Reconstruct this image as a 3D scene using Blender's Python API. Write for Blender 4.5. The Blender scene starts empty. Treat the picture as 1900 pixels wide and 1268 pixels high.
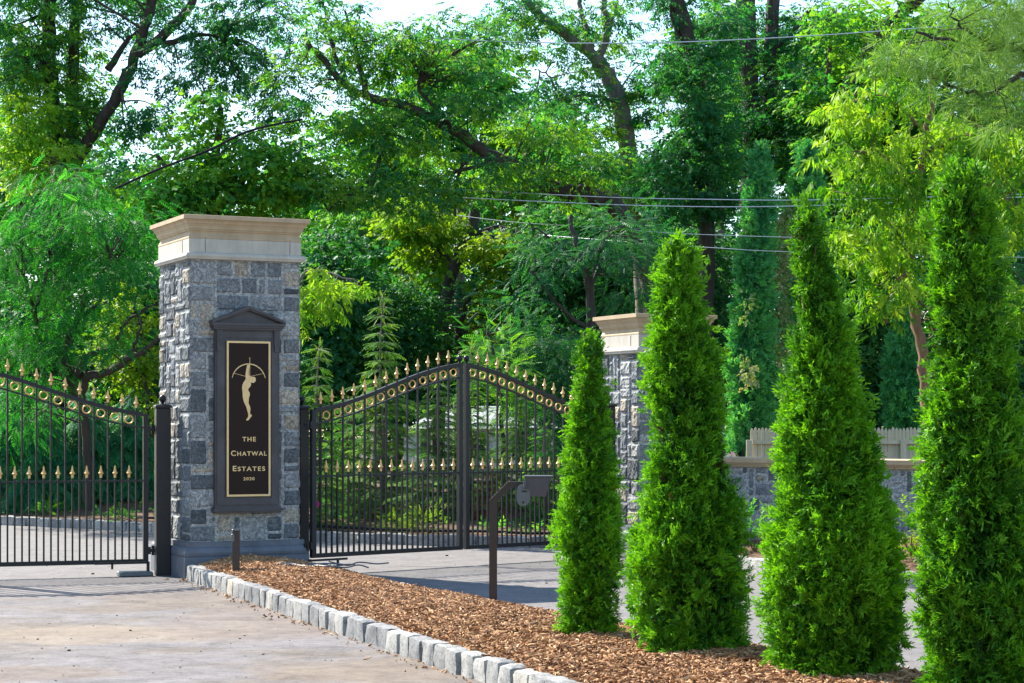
import bpy, math, random
import numpy as np
from mathutils import Vector

R = math.radians
rng = np.random.default_rng(7)
random.seed(7)
SC = bpy.context.scene
COL = SC.collection

# ------------------------------------------------------------------ camera
F = 3650.0; CX = 950.0; HY = 780.0; EYE = 1.6
cam = bpy.data.cameras.new('camera'); camo = bpy.data.objects.new('camera', cam); COL.objects.link(camo)
camo.location = (0, 0, EYE); camo.rotation_euler = (R(90), 0, 0)
cam.sensor_width = 36; cam.lens = F / 1900 * 36; cam.shift_y = (HY - 634) / 1900
cam.clip_end = 2000
SC.camera = camo

# ------------------------------------------------------------------ light
SUN_EL = 41.5; SUN_AZ = 48.0      # azimuth: degrees to the left of the view axis
world = bpy.data.worlds.new('World'); SC.world = world; world.use_nodes = True
wn = world.node_tree; bg = wn.nodes['Background']
sky = wn.nodes.new('ShaderNodeTexSky'); sky.sky_type = 'NISHITA'; sky.sun_disc = False
sky.sun_elevation = R(SUN_EL); sky.sun_rotation = R(-SUN_AZ); sky.air_density = 1.2; sky.dust_density = 0.4; sky.ozone_density = 3.0
wn.links.new(sky.outputs[0], bg.inputs[0]); bg.inputs[1].default_value = 0.115
sun = bpy.data.lights.new('sun', 'SUN'); suno = bpy.data.objects.new('sun', sun); COL.objects.link(suno)
sun.energy = 5.0; sun.angle = R(0.45); sun.color = (1.0, 0.93, 0.82)
sd = Vector((-math.sin(R(SUN_AZ)) * math.cos(R(SUN_EL)), math.cos(R(SUN_AZ)) * math.cos(R(SUN_EL)), math.sin(R(SUN_EL))))
suno.rotation_euler = sd.to_track_quat('Z', 'Y').to_euler(); suno.location = sd * 60
SC.view_settings.view_transform = 'Standard'; SC.view_settings.look = 'None'
SC.view_settings.exposure = 1.42; SC.view_settings.gamma = 1.0
cy = SC.cycles
cy.use_denoising = True; cy.max_bounces = 6; cy.diffuse_bounces = 4; cy.glossy_bounces = 2
cy.transmission_bounces = 5; cy.volume_bounces = 0; cy.transparent_max_bounces = 6
cy.sample_clamp_indirect = 4.0; cy.caustics_reflective = False; cy.caustics_refractive = False

def at(px, py, Y): return np.array([(px - CX) / F * Y, Y, EYE + (HY - py) / F * Y])
def ground(px, py, z=0.0):
    Y = (EYE - z) * F / (py - HY); return np.array([(px - CX) / F * Y, Y, z])

# ------------------------------------------------------------------ materials
def new_mat(name):
    m = bpy.data.materials.new(name); m.use_nodes = True
    return m, m.node_tree.nodes, m.node_tree.links, m.node_tree.nodes['Principled BSDF']
def tex_coord(N, L, scale=(1, 1, 1), obj=True):
    tc = N.new('ShaderNodeTexCoord'); mp = N.new('ShaderNodeMapping'); mp.inputs['Scale'].default_value = scale
    L.new(tc.outputs['Object'], mp.inputs[0]); return mp.outputs[0]
def noise(N, L, vec, scale, detail=6, rough=0.6, dist=0.0):
    n = N.new('ShaderNodeTexNoise'); n.inputs['Scale'].default_value = scale
    n.inputs['Detail'].default_value = detail; n.inputs['Roughness'].default_value = rough
    n.inputs['Distortion'].default_value = dist
    L.new(vec, n.inputs['Vector']); return n.outputs['Fac']
def ramp(N, L, fac, stops, interp='LINEAR'):
    r = N.new('ShaderNodeValToRGB'); L.new(fac, r.inputs[0]); r.color_ramp.interpolation = interp
    els = r.color_ramp.elements
    while len(els) < len(stops): els.new(0.5)
    for e, (p, c) in zip(els, stops):
        e.position = p; e.color = (*c, 1) if len(c) == 3 else c
    return r.outputs[0]
def mix(N, L, fac, a, b, mode='MIX'):
    m = N.new('ShaderNodeMix'); m.data_type = 'RGBA'; m.blend_type = mode
    for s, v in ((m.inputs[0], fac), (m.inputs[6], a), (m.inputs[7], b)):
        if isinstance(v, (int, float)): s.default_value = v
        elif isinstance(v, tuple): s.default_value = (*v, 1)
        else: L.new(v, s)
    return m.outputs[2]
def bump(N, L, B, h, strength, dist=0.01):
    b = N.new('ShaderNodeBump'); b.inputs['Strength'].default_value = strength; b.inputs['Distance'].default_value = dist
    L.new(h, b.inputs['Height']); L.new(b.outputs[0], B.inputs['Normal'])
def attr(N, name):
    a = N.new('ShaderNodeAttribute'); a.attribute_name = name; return a.outputs['Fac']

def mat_plain(name, col, rough=0.5, metal=0.0, var=0.12, scale=8, bmp=0.0, bs=60, spec=0.5):
    m, N, L, B = new_mat(name)
    v = tex_coord(N, L)
    f = noise(N, L, v, scale)
    lo = tuple(c * (1 - var) for c in col); hi = tuple(min(1, c * (1 + var)) for c in col)
    L.new(ramp(N, L, f, [(0.3, lo), (0.7, hi)]), B.inputs['Base Color'])
    B.inputs['Roughness'].default_value = rough; B.inputs['Metallic'].default_value = metal
    B.inputs['Specular IOR Level'].default_value = spec
    if bmp: bump(N, L, B, noise(N, L, v, bs), bmp, 0.005)
    return m
def mat_leaf(name, a, b, c, trans=0.42, rough=0.55, spec=0.18, brown=None):
    m, N, L, B = new_mat(name)
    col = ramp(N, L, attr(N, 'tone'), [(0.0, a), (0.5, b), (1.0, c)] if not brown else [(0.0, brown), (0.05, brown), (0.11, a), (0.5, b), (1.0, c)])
    L.new(col, B.inputs['Base Color']); B.inputs['Roughness'].default_value = rough
    B.inputs['Specular IOR Level'].default_value = spec
    t = N.new('ShaderNodeBsdfTranslucent'); t2 = mix(N, L, 1.0, col, (1.45, 1.5, 0.42), 'MULTIPLY')
    L.new(t2, t.inputs[0])
    s = N.new('ShaderNodeMixShader'); s.inputs[0].default_value = trans
    L.new(B.outputs[0], s.inputs[1]); L.new(t.outputs[0], s.inputs[2])
    L.new(s.outputs[0], N['Material Output'].inputs[0])
    return m
def mat_bark(name, a, b, sc=1.0):
    m, N, L, B = new_mat(name)
    v = tex_coord(N, L, (9 * sc, 9 * sc, 1.6 * sc))
    f = noise(N, L, v, 1.5, 8, 0.7)
    L.new(ramp(N, L, f, [(0.3, a), (0.7, b)]), B.inputs['Base Color']); B.inputs['Roughness'].default_value = 0.9
    bump(N, L, B, f, 0.8, 0.03)
    return m

M = {}
M['black'] = mat_plain('black_painted_metal', (0.009, 0.010, 0.014), 0.42, 0.0, 0.3, 20, 0.05, 200, spec=0.35)
M['gold'] = mat_plain('antique_gold_paint', (0.78, 0.46, 0.17), 0.42, 0.2, 0.12, 40)
M['bronze_post'] = mat_plain('dark_bronze_metal', (0.028, 0.02, 0.019), 0.4, 0.2, 0.2, 15)
M['limestone'] = mat_plain('limestone', (0.48, 0.45, 0.385), 0.75, 0, 0.10, 5, 0.15, 120)
M['capstone'] = mat_plain('tan_limestone', (0.46, 0.35, 0.22), 0.75, 0, 0.10, 5, 0.15, 120)
M['caststone'] = mat_plain('dark_cast_stone', (0.125, 0.14, 0.17), 0.6, 0, 0.25, 4, 0.15, 80)
M['surround'] = mat_plain('dark_cast_metal', (0.062, 0.058, 0.066), 0.5, 0.2, 0.3, 5, 0.1, 60)
M['panel'] = mat_plain('brown_panel', (0.026, 0.015, 0.012), 0.6, 0, 0.05, 10, spec=0.15)
M['signgold'] = mat_plain('gold_leaf', (0.72, 0.52, 0.25), 0.45, 0.25, 0.08, 30)
M['grey_plastic'] = mat_plain('grey_plastic', (0.10, 0.115, 0.125), 0.45, 0, 0.1, 10)
M['dark_plastic'] = mat_plain('dark_plastic', (0.06, 0.065, 0.08), 0.45, 0, 0.1, 10)
M['wire'] = mat_plain('bare_wire', (0.55, 0.62, 0.66), 0.35, 0.5, 0.05, 5)
M['cable'] = mat_plain('black_cable', (0.015, 0.016, 0.02), 0.9, 0, 0.1, 5, spec=0.1)
M['pink'] = mat_plain('pink_flag', (0.75, 0.03, 0.35), 0.6, 0, 0.05, 5)
M['red'] = mat_plain('red_tape', (0.55, 0.02, 0.03), 0.5, 0, 0.05, 5)
M['white'] = mat_plain('white_siding', (0.62, 0.66, 0.68), 0.6, 0, 0.06, 3)
M['roofgrey'] = mat_plain('grey_shingle', (0.34, 0.37, 0.38), 0.8, 0, 0.15, 8, 0.3, 40)
M['glass_dark'] = mat_plain('window_glass', (0.02, 0.03, 0.04), 0.08, 0, 0.05, 3)

def mat_stone():
    m, N, L, B = new_mat('quarried_stone')
    v = tex_coord(N, L)
    base = ramp(N, L, attr(N, 'tone'), [(0.0, (0.29, 0.30, 0.295)), (0.03, (0.29, 0.30, 0.295)), (0.05, (0.055, 0.064, 0.072)),
        (0.40, (0.145, 0.158, 0.166)), (0.72, (0.29, 0.295, 0.29)), (0.80, (0.25, 0.22, 0.17)), (1.0, (0.36, 0.32, 0.26))])
    n1 = noise(N, L, v, 15, 10, 0.72, 2.4)
    veins = ramp(N, L, n1, [(0.38, (0.42, 0.45, 0.50)), (0.50, (1, 1, 1)), (0.62, (1.9, 1.9, 1.86))])
    n2 = noise(N, L, v, 70, 4, 0.7)
    c = mix(N, L, 0.9, base, veins, 'MULTIPLY')
    c = mix(N, L, 0.3, c, ramp(N, L, n2, [(0.3, (0.5, 0.5, 0.5)), (0.7, (1.6, 1.6, 1.6))]), 'MULTIPLY')
    L.new(c, B.inputs['Base Color']); B.inputs['Roughness'].default_value = 0.85
    bump(N, L, B, mix(N, L, 0.5, n1, n2), 0.5, 0.012)
    return m
M['stone'] = mat_stone()
def mat_granite():
    m, N, L, B = new_mat('split_granite')
    v = tex_coord(N, L)
    base = ramp(N, L, attr(N, 'tone'), [(0.0, (0.21, 0.21, 0.21)), (0.5, (0.30, 0.298, 0.285)), (0.9, (0.37, 0.362, 0.335)), (1.0, (0.44, 0.39, 0.30))])
    n1 = noise(N, L, v, 45, 8, 0.75, 0.6); n2 = noise(N, L, v, 7, 5, 0.6, 1.0)
    c = mix(N, L, 0.8, base, ramp(N, L, n1, [(0.36, (0.28, 0.29, 0.33)), (0.48, (1, 1, 1)), (0.68, (1.4, 1.4, 1.4))]), 'MULTIPLY')
    c = mix(N, L, 0.6, c, ramp(N, L, n2, [(0.35, (0.55, 0.56, 0.6)), (0.55, (1.1, 1.1, 1.1))]), 'MULTIPLY')
    L.new(c, B.inputs['Base Color']); B.inputs['Roughness'].default_value = 0.9
    bump(N, L, B, n1, 0.7, 0.012)
    return m
M['granite'] = mat_granite()
for nm in ('limestone', 'capstone', 'caststone', 'surround'):
    N, L = M[nm].node_tree.nodes, M[nm].node_tree.links; B = N['Principled BSDF']; src = B.inputs['Base Color'].links[0].from_socket
    v = tex_coord(N, L, (3.5, 3.5, .6)); f = noise(N, L, v, 2.2, 8, .75)
    L.new(mix(N, L, .32, src, ramp(N, L, f, [(0.38, (0.62, 0.60, 0.57)), (0.52, (1, 1, 1)), (0.7, (1.12, 1.12, 1.12))]), 'MULTIPLY'), B.inputs['Base Color'])
def mat_asphalt():
    m, N, L, B = new_mat('worn_asphalt')
    tc = N.new('ShaderNodeTexCoord'); v = tc.outputs['Object']
    sx = N.new('ShaderNodeSeparateXYZ'); L.new(v, sx.inputs[0])
    mp = N.new('ShaderNodeMapping'); mp.inputs['Scale'].default_value = (0.85, 1.0, 1.0); L.new(v, mp.inputs[0]); st = mp.outputs[0]
    big = noise(N, L, st, 0.55, 7, 0.65, 0.8); mid = noise(N, L, st, 3.0, 8, 0.7, 0.6); fine = noise(N, L, v, 42, 6, 0.85)
    grey = ramp(N, L, mid, [(0.3, (0.115, 0.106, 0.104)), (0.7, (0.18, 0.169, 0.165))])
    dust = ramp(N, L, mid, [(0.30, (0.078, 0.070, 0.070)), (0.5, (0.135, 0.124, 0.125)), (0.75, (0.20, 0.19, 0.193))])
    # dusty on the near drive left of the island
    mr = N.new('ShaderNodeMath'); mr.operation = 'MULTIPLY_ADD'; L.new(sx.outputs[1], mr.inputs[0]); mr.inputs[1].default_value = 0.40; L.new(sx.outputs[0], mr.inputs[2])
    side = N.new('ShaderNodeMapRange'); L.new(mr.outputs[0], side.inputs[0]); side.inputs[1].default_value = 5.2; side.inputs[2].default_value = 4.4
    far = N.new('ShaderNodeMapRange'); L.new(sx.outputs[1], far.inputs[0]); far.inputs[1].default_value = 20.0; far.inputs[2].default_value = 17.5
    mm = N.new('ShaderNodeMath'); mm.operation = 'MULTIPLY'; L.new(side.outputs[0], mm.inputs[0]); L.new(far.outputs[0], mm.inputs[1])
    c = mix(N, L, mm.outputs[0], grey, dust)
    dirt = ramp(N, L, big, [(0.45, (0, 0, 0)), (0.54, (1, 1, 1))])
    mx = N.new('ShaderNodeMath'); mx.operation = 'MULTIPLY'; L.new(dirt, mx.inputs[0]); L.new(mm.outputs[0], mx.inputs[1])
    mx2 = N.new('ShaderNodeMath'); mx2.operation = 'MULTIPLY'; L.new(mx.outputs[0], mx2.inputs[0]); mx2.inputs[1].default_value = 0.62
    c = mix(N, L, mx2.outputs[0], c, ramp(N, L, mid, [(0.3, (0.065, 0.048, 0.036)), (0.7, (0.17, 0.13, 0.085))]))
    c = mix(N, L, 0.8, c, ramp(N, L, fine, [(0.3, (0.42, 0.42, 0.42)), (0.5, (1, 1, 1)), (0.72, (1.6, 1.6, 1.6))]), 'MULTIPLY')
    cr = N.new('ShaderNodeTexVoronoi'); cr.feature = 'DISTANCE_TO_EDGE'; cr.inputs['Scale'].default_value = 0.55
    dv = N.new('ShaderNodeVectorMath'); dv.operation = 'ADD'
    nz = N.new('ShaderNodeTexNoise'); nz.inputs['Scale'].default_value = 1.5; nz.inputs['Detail'].default_value = 6
    L.new(v, nz.inputs['Vector']); L.new(v, dv.inputs[0]); L.new(nz.outputs['Color'], dv.inputs[1]); L.new(dv.outputs[0], cr.inputs['Vector'])
    c = mix(N, L, 0.35, c, ramp(N, L, cr.outputs[0], [(0.0, (0.45, 0.42, 0.40)), (0.006, (1, 1, 1))]), 'MULTIPLY')
    def stain(c, cx_, cy_, rx_, ry_, lo, hi, amt):
        nd = N.new('ShaderNodeTexNoise'); nd.inputs['Scale'].default_value = 1.6; nd.inputs['Detail'].default_value = 8; nd.inputs['Roughness'].default_value = .7; L.new(v, nd.inputs['Vector'])
        mpp = N.new('ShaderNodeMapping'); mpp.inputs['Location'].default_value = (-cx_ / rx_ - .55, -cy_ / ry_ - .55, -.5); mpp.inputs['Scale'].default_value = (1 / rx_, 1 / ry_, 1)
        ad = N.new('ShaderNodeVectorMath'); ad.operation = 'ADD'; sc_ = N.new('ShaderNodeVectorMath'); sc_.operation = 'SCALE'; sc_.inputs['Scale'].default_value = 1.1
        L.new(nd.outputs['Color'], sc_.inputs[0]); L.new(v, mpp.inputs[0]); L.new(mpp.outputs[0], ad.inputs[0]); L.new(sc_.outputs[0], ad.inputs[1])
        ln = N.new('ShaderNodeVectorMath'); ln.operation = 'LENGTH'; L.new(ad.outputs[0], ln.inputs[0])
        fc = ramp(N, L, ln.outputs['Value'], [(0.75, (amt, amt, amt)), (1.0, (0, 0, 0))])
        return mix(N, L, fc, c, ramp(N, L, mid, [(0.3, lo), (0.7, hi)]))
    c = stain(c, -3.0, 14.7, 1.15, .75, (0.17, 0.13, 0.09), (0.26, 0.205, 0.14), .6)
    c = stain(c, -1.9, 15.6, 1.0, 1.5, (0.10, 0.075, 0.065), (0.19, 0.155, 0.135), .7)
    c = stain(c, -1.0, 12.6, .8, .7, (0.10, 0.07, 0.05), (0.20, 0.155, 0.11), .6)
    c = stain(c, -3.4, 12.4, 1.1, .45, (0.07, 0.05, 0.04), (0.18, 0.135, 0.10), .7)
    scr = noise(N, L, v, 9, 10, 0.9, 0.3); c = mix(N, L, 0.9, c, ramp(N, L, scr, [(0.36, (0.42, 0.39, 0.37)), (0.47, (0.95, 0.95, 0.95)), (0.62, (1.25, 1.25, 1.26))]), 'MULTIPLY')
    L.new(c, B.inputs['Base Color']); B.inputs['Roughness'].default_value = 0.88
    bump(N, L, B, mix(N, L, 0.35, fine, mid), 0.55, 0.012)
    return m
M['asphalt'] = mat_asphalt()
def mat_ground(name, stops, scale, fs=40, bs=0.6):
    m, N, L, B = new_mat(name); v = tex_coord(N, L)
    a = noise(N, L, v, scale, 8, 0.7, 0.5); f = noise(N, L, v, fs, 5, 0.7)
    c = mix(N, L, 0.5, ramp(N, L, a, stops), ramp(N, L, f, [(0.3, (0.5, 0.5, 0.5)), (0.7, (1.5, 1.5, 1.5))]), 'MULTIPLY')
    L.new(c, B.inputs['Base Color']); B.inputs['Roughness'].default_value = 0.95
    bump(N, L, B, f, bs, 0.03); return m
M['soil'] = mat_ground('woodland_soil', [(0.3, (0.035, 0.026, 0.018)), (0.7, (0.085, 0.055, 0.038))], 1.5)
M['barkbed'] = mat_ground('shredded_bark', [(0.3, (0.06, 0.028, 0.014)), (0.7, (0.16, 0.08, 0.04))], 6)
M['lawn'] = mat_ground('lawn_grass', [(0.3, (0.05, 0.16, 0.01)), (0.7, (0.11, 0.26, 0.02))], 2)
def mat_chips():
    m, N, L, B = new_mat('bark_chips')
    c = ramp(N, L, attr(N, 'tone'), [(0.0, (0.08, 0.032, 0.012)), (0.35, (0.28, 0.125, 0.048)), (0.7, (0.50, 0.27, 0.115)), (1.0, (0.66, 0.47, 0.27))])
    L.new(c, B.inputs['Base Color']); B.inputs['Roughness'].default_value = 0.85; return m
M['chips'] = mat_chips()
M['wood'] = mat_bark('weathered_cedar', (0.50, 0.42, 0.27), (0.70, 0.62, 0.44), 0.5)
M['bark_dark'] = mat_bark('dark_bark', (0.025, 0.02, 0.017), (0.075, 0.06, 0.05))
M['bark_grey'] = mat_bark('grey_bark', (0.09, 0.08, 0.07), (0.22, 0.19, 0.165))
M['bark_red'] = mat_bark('reddish_bark', (0.11, 0.06, 0.035), (0.25, 0.15, 0.09))

M['leaf_thuja'] = mat_leaf('arborvitae_foliage', (0.014, 0.062, 0.011), (0.045, 0.18, 0.013), (0.17, 0.41, 0.018), 0.34, 0.5, 0.2, (0.055, 0.040, 0.018))  # brown is dead inner growth; green ramp paints shaded through sunlit foliage
M['leaf_dark'] = mat_leaf('dark_leaves', (0.012, 0.09, 0.05), (0.03, 0.16, 0.065), (0.08, 0.25, 0.05), 0.40)  # dark teal carries some of the wood's shade in its colour
M['leaf_mid'] = mat_leaf('mid_green_leaves', (0.018, 0.14, 0.055), (0.06, 0.24, 0.05), (0.18, 0.38, 0.03), 0.52)  # teal low end paints cool shade, yellow high end paints sun highlights
M['leaf_fern'] = mat_leaf('feathery_leaves', (0.014, 0.13, 0.035), (0.03, 0.22, 0.045), (0.08, 0.32, 0.05), 0.5)
M['leaf_bright'] = mat_leaf('bright_leaves', (0.05, 0.15, 0.015), (0.13, 0.26, 0.02), (0.26, 0.36, 0.02), 0.5)
M['leaf_yellow'] = mat_leaf('yellow_green_leaves', (0.05, 0.18, 0.014), (0.15, 0.33, 0.02), (0.31, 0.46, 0.04), 0.45)
M['leaf_oak'] = mat_leaf('tree_leaves', (0.016, 0.12, 0.06), (0.048, 0.21, 0.06), (0.19, 0.36, 0.03), 0.52)  # shade's teal and the sun's yellow are mixed into this leaf ramp
M['leaf_teal'] = mat_leaf('blue_green_foliage', (0.02, 0.15, 0.085), (0.045, 0.26, 0.12), (0.10, 0.36, 0.14), 0.3)
M['leaf_column'] = mat_leaf('sunlit_blue_green_foliage', (0.03, 0.19, 0.09), (0.07, 0.33, 0.13), (0.15, 0.46, 0.14), 0.38)  # brighter copy of leaf_teal, sunlight put into the leaf colour
M['needle'] = mat_leaf('pine_needles', (0.06, 0.16, 0.035), (0.14, 0.29, 0.07), (0.30, 0.46, 0.14), 0.35)
M['leaf_pale'] = mat_leaf('pale_vine_leaves', (0.12, 0.22, 0.08), (0.26, 0.34, 0.16), (0.42, 0.38, 0.24), 0.4)
M['leaf_young'] = mat_leaf('soft_conifer_sprays', (0.04, 0.14, 0.035), (0.10, 0.24, 0.06), (0.22, 0.36, 0.11), 0.42)
M['leaf_dead'] = mat_leaf('dead_foliage', (0.10, 0.03, 0.012), (0.20, 0.06, 0.02), (0.28, 0.10, 0.04), 0.25)
M['grass'] = mat_leaf('grass_blades', (0.05, 0.18, 0.01), (0.12, 0.30, 0.015), (0.25, 0.42, 0.02), 0.4)

# ------------------------------------------------------------------ mesh builder
class MB:
    def __init__(s): s.V = []; s.F = []; s.T = []; s.n = 0
    def add(s, V, F, tone=0.5):
        V = np.asarray(V, float).reshape(-1, 3); s.V.append(V)
        if isinstance(F, list) and F and isinstance(F[0], np.ndarray) : Fs = F
        else: Fs = [np.asarray(F, int)]
        for f in Fs: s.F.append(f + s.n)
        t = np.full(len(V), tone) if np.isscalar(tone) else np.asarray(tone); s.T.append(t)
        s.n += len(V)
    def box(s, c, d, ux=(1, 0, 0), uy=(0, 1, 0), uz=(0, 0, 1), tone=0.5):
        c = np.array(c, float); ux, uy, uz = (np.array(u, float) for u in (ux, uy, uz))
        sg = np.array([[-1, -1, -1], [1, -1, -1], [1, 1, -1], [-1, 1, -1], [-1, -1, 1], [1, -1, 1], [1, 1, 1], [-1, 1, 1]]) * 0.5
        V = c + sg[:, :1] * d[0] * ux + sg[:, 1:2] * d[1] * uy + sg[:, 2:] * d[2] * uz
        s.add(V, [[0, 3, 2, 1], [4, 5, 6, 7], [0, 1, 5, 4], [1, 2, 6, 5], [2, 3, 7, 6], [3, 0, 4, 7]], tone)
    def cham(s, c, d, b, tone=0.5):
        """box with bevelled vertical and top/bottom edges"""
        hx, hy, hz = d[0] / 2, d[1] / 2, d[2] / 2
        def ring(ix, iy, z, bb):
            return [(-ix + bb, -iy, z), (ix - bb, -iy, z), (ix, -iy + bb, z), (ix, iy - bb, z), (ix - bb, iy, z), (-ix + bb, iy, z), (-ix, iy - bb, z), (-ix, -iy + bb, z)]
        rs = [ring(hx - b, hy - b, -hz, b * .6), ring(hx, hy, -hz + b, b), ring(hx, hy, hz - b, b), ring(hx - b, hy - b, hz, b * .6)]
        V = np.array([p for r in rs for p in r]) + np.array(c)
        F = [[i * 8 + j, i * 8 + (j + 1) % 8, (i + 1) * 8 + (j + 1) % 8, (i + 1) * 8 + j] for i in range(3) for j in range(8)]
        s.add(V, [np.array(F), np.array([[7, 6, 5, 4, 3, 2, 1, 0]]), np.array([[24, 25, 26, 27, 28, 29, 30, 31]])], tone)
    def tube(s, P, r, seg=6, tone=0.5, caps=True, square=False):
        P = np.asarray(P, float); n = len(P); r = np.full(n, r) if np.isscalar(r) else np.asarray(r, float)
        T = np.gradient(P, axis=0); T /= np.linalg.norm(T, axis=1)[:, None] + 1e-9
        ref = np.array([0, 0, 1.0]) if abs(T[0][2]) < 0.9 else np.array([0, 1.0, 0])
        U = np.cross(T, ref); U /= np.linalg.norm(U, axis=1)[:, None] + 1e-9
        for i in range(1, n):
            if U[i] @ U[i - 1] < 0: U[i] = -U[i]
        W = np.cross(T, U)
        a = np.arange(seg) / seg * 2 * np.pi + (np.pi / 4 if square else 0)
        V = P[:, None, :] + r[:, None, None] * (np.cos(a)[None, :, None] * U[:, None, :] + np.sin(a)[None, :, None] * W[:, None, :])
        i = np.arange(n - 1)[:, None] * seg; j = np.arange(seg)[None, :]; k = (j + 1) % seg
        Fq = np.stack([i + j, i + k, i + seg + k, i + seg + j], -1).reshape(-1, 4)
        Fs = [Fq]
        if caps: Fs += [np.arange(seg)[None, ::-1], (np.arange(seg) + (n - 1) * seg)[None, :]]
        s.add(V.reshape(-1, 3), Fs, tone)
    def lathe(s, prof, seg=12, c=(0, 0, 0), tone=0.5, off=0.0, sxy=(1, 1)):
        prof = np.array(prof, float); a = np.arange(seg) / seg * 2 * np.pi + off
        V = np.stack([prof[:, :1] * np.cos(a)[None] * sxy[0], prof[:, :1] * np.sin(a)[None] * sxy[1], np.repeat(prof[:, 1:2], seg, 1)], -1).reshape(-1, 3) + np.array(c)
        n = len(prof); i = np.arange(n - 1)[:, None] * seg; j = np.arange(seg)[None, :]; k = (j + 1) % seg
        Fq = np.stack([i + j, i + k, i + seg + k, i + seg + j], -1).reshape(-1, 4)
        s.add(V, [Fq, np.arange(seg)[None, ::-1], (np.arange(seg) + (n - 1) * seg)[None, :]], tone)
    def sqprof(s, prof, w, d, tone=0.5):
        """square profile sweep: prof = [(offset outward, z)], footprint 0..w x 0..d"""
        V = []
        for o, z in prof: V += [(-o, -o, z), (w + o, -o, z), (w + o, d + o, z), (-o, d + o, z)]
        n = len(prof)
        Fq = [[i * 4 + j, i * 4 + (j + 1) % 4, (i + 1) * 4 + (j + 1) % 4, (i + 1) * 4 + j] for i in range(n - 1) for j in range(4)]
        Fq += [[3, 2, 1, 0], [n * 4 - 4, n * 4 - 3, n * 4 - 2, n * 4 - 1]]
        s.add(V, Fq, tone)
    def poly(s, pts, o, ux, uz, n, th, tone=0.5):
        """extruded polygon in plane (ux,uz), thickness th along n"""
        pts = np.array(pts, float); k = len(pts)
        A = np.array(o) + pts[:, :1] * np.array(ux) + pts[:, 1:2] * np.array(uz); Bv = A + np.array(n) * th
        side = np.array([[i, (i + 1) % k, k + (i + 1) % k, k + i] for i in range(k)])
        s.add(np.vstack([A, Bv]), [side, np.arange(k)[None, ::-1], (np.arange(k) + k)[None, :]], tone)
    def build(s, name, mat, parent=None, smooth=False, loc=None):
        V = np.concatenate(s.V); T = np.concatenate(s.T)
        me = bpy.data.meshes.new(name)
        me.vertices.add(len(V)); me.vertices.foreach_set('co', V.astype(np.float32).ravel())
        loops = np.concatenate([f.ravel() for f in s.F]); cnt = np.concatenate([np.full(len(f), f.shape[1]) for f in s.F])
        starts = np.concatenate([[0], np.cumsum(cnt)[:-1]])
        me.loops.add(len(loops)); me.loops.foreach_set('vertex_index', loops.astype(np.int32))
        me.polygons.add(len(cnt)); me.polygons.foreach_set('loop_start', starts.astype(np.int32))
        me.polygons.foreach_set('use_smooth', np.full(len(cnt), smooth))
        a = me.attributes.new('tone', 'FLOAT', 'POINT'); a.data.foreach_set('value', T.astype(np.float32))
        me.update(calc_edges=True); me.validate()
        me.materials.append(mat)
        o = bpy.data.objects.new(name, me); COL.objects.link(o)
        if loc is not None: o.location = loc
        if parent is not None: o.parent = parent
        return o

def tag(o, label=None, cat=None, group=None, kind=None):
    if label: o['label'] = label
    if cat: o['category'] = cat
    if group: o['group'] = group
    if kind: o['kind'] = kind
    return o
def thing(name, label, cat, loc, rz=0, group=None):
    o = bpy.data.objects.new(name, None); COL.objects.link(o); o.location = loc; o.rotation_euler = (0, 0, rz); o.empty_display_size = 0.2
    return tag(o, label, cat, group)
def dup(o, parent=None):
    c = o.copy(); COL.objects.link(c); c.parent = parent
    for ch in o.children: dup(ch, c)
    return c

class Noise3:
    def __init__(s, seed, f, n=9):
        r = np.random.default_rng(seed); s.k = r.normal(size=(n, 3)) * f; s.p = r.uniform(0, 6.28, n); s.n = n
    def __call__(s, P): return np.sin(P @ s.k.T + s.p).sum(-1) / math.sqrt(s.n)

def smooth_line(P, n=8):
    P = np.asarray(P, float); Q = np.vstack([2 * P[0] - P[1], P, 2 * P[-1] - P[-2]]); out = []
    for i in range(1, len(Q) - 2):
        for t in np.arange(n) / n:
            a, b, c, d = Q[i - 1], Q[i], Q[i + 1], Q[i + 2]
            out.append(0.5 * ((2 * b) + (-a + c) * t + (2 * a - 5 * b + 4 * c - d) * t * t + (-a + 3 * b - 3 * c + d) * t ** 3))
    out.append(Q[-2]); return np.array(out)

# ------------------------------------------------------------------ ground, driveway, kerbs
g = MB()
xs = np.linspace(-1, 1, 61); gx = np.sign(xs) * np.abs(xs) ** 2 * 118
V = np.array([(x, y + 60, -0.02) for y in gx for x in gx]); n = 61
Fq = np.array([[j * n + i, j * n + i + 1, (j + 1) * n + i + 1, (j + 1) * n + i] for j in range(n - 1) for i in range(n - 1)])
g.add(V, Fq); tag(g.build('ground', M['soil']), kind='structure')

back_kerb = smooth_line([(-19, 37), (-13.5, 33.2), (-7.84, 30.1), (-5.1, 28.1), (-2.76, 26.1), (-0.73, 25.0), (0.56, 24.7), (1.3, 24.45)], 6)
right_kerb = smooth_line([(2.05, 22.3), (2.55, 20.75), (3.1, 19.7), (3.85, 18.75), (5.2, 17.4), (7.5, 15.6), (10.5, 14.2)], 6)
P = [(-30, 1), (14, 1), (14, 13.5)] + [tuple(p) for p in right_kerb[::-1]] + [(2.0, 23.4)] + [tuple(p) for p in back_kerb[::-1]] + [(-30, 42)]
d = MB(); P3 = np.array([(x, y, 0.0) for x, y in P])
me = bpy.data.meshes.new('driveway')
import bmesh
bm = bmesh.new(); bm.faces.new([bm.verts.new(p) for p in P3]); bmesh.ops.triangulate(bm, faces=bm.faces[:]); bm.to_mesh(me); bm.free()
for p in me.polygons:
    if p.normal.z < 0: me.flip_normals(); break
me.materials.append(M['asphalt']); o = bpy.data.objects.new('driveway', me); COL.objects.link(o); tag(o, kind='structure')

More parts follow.
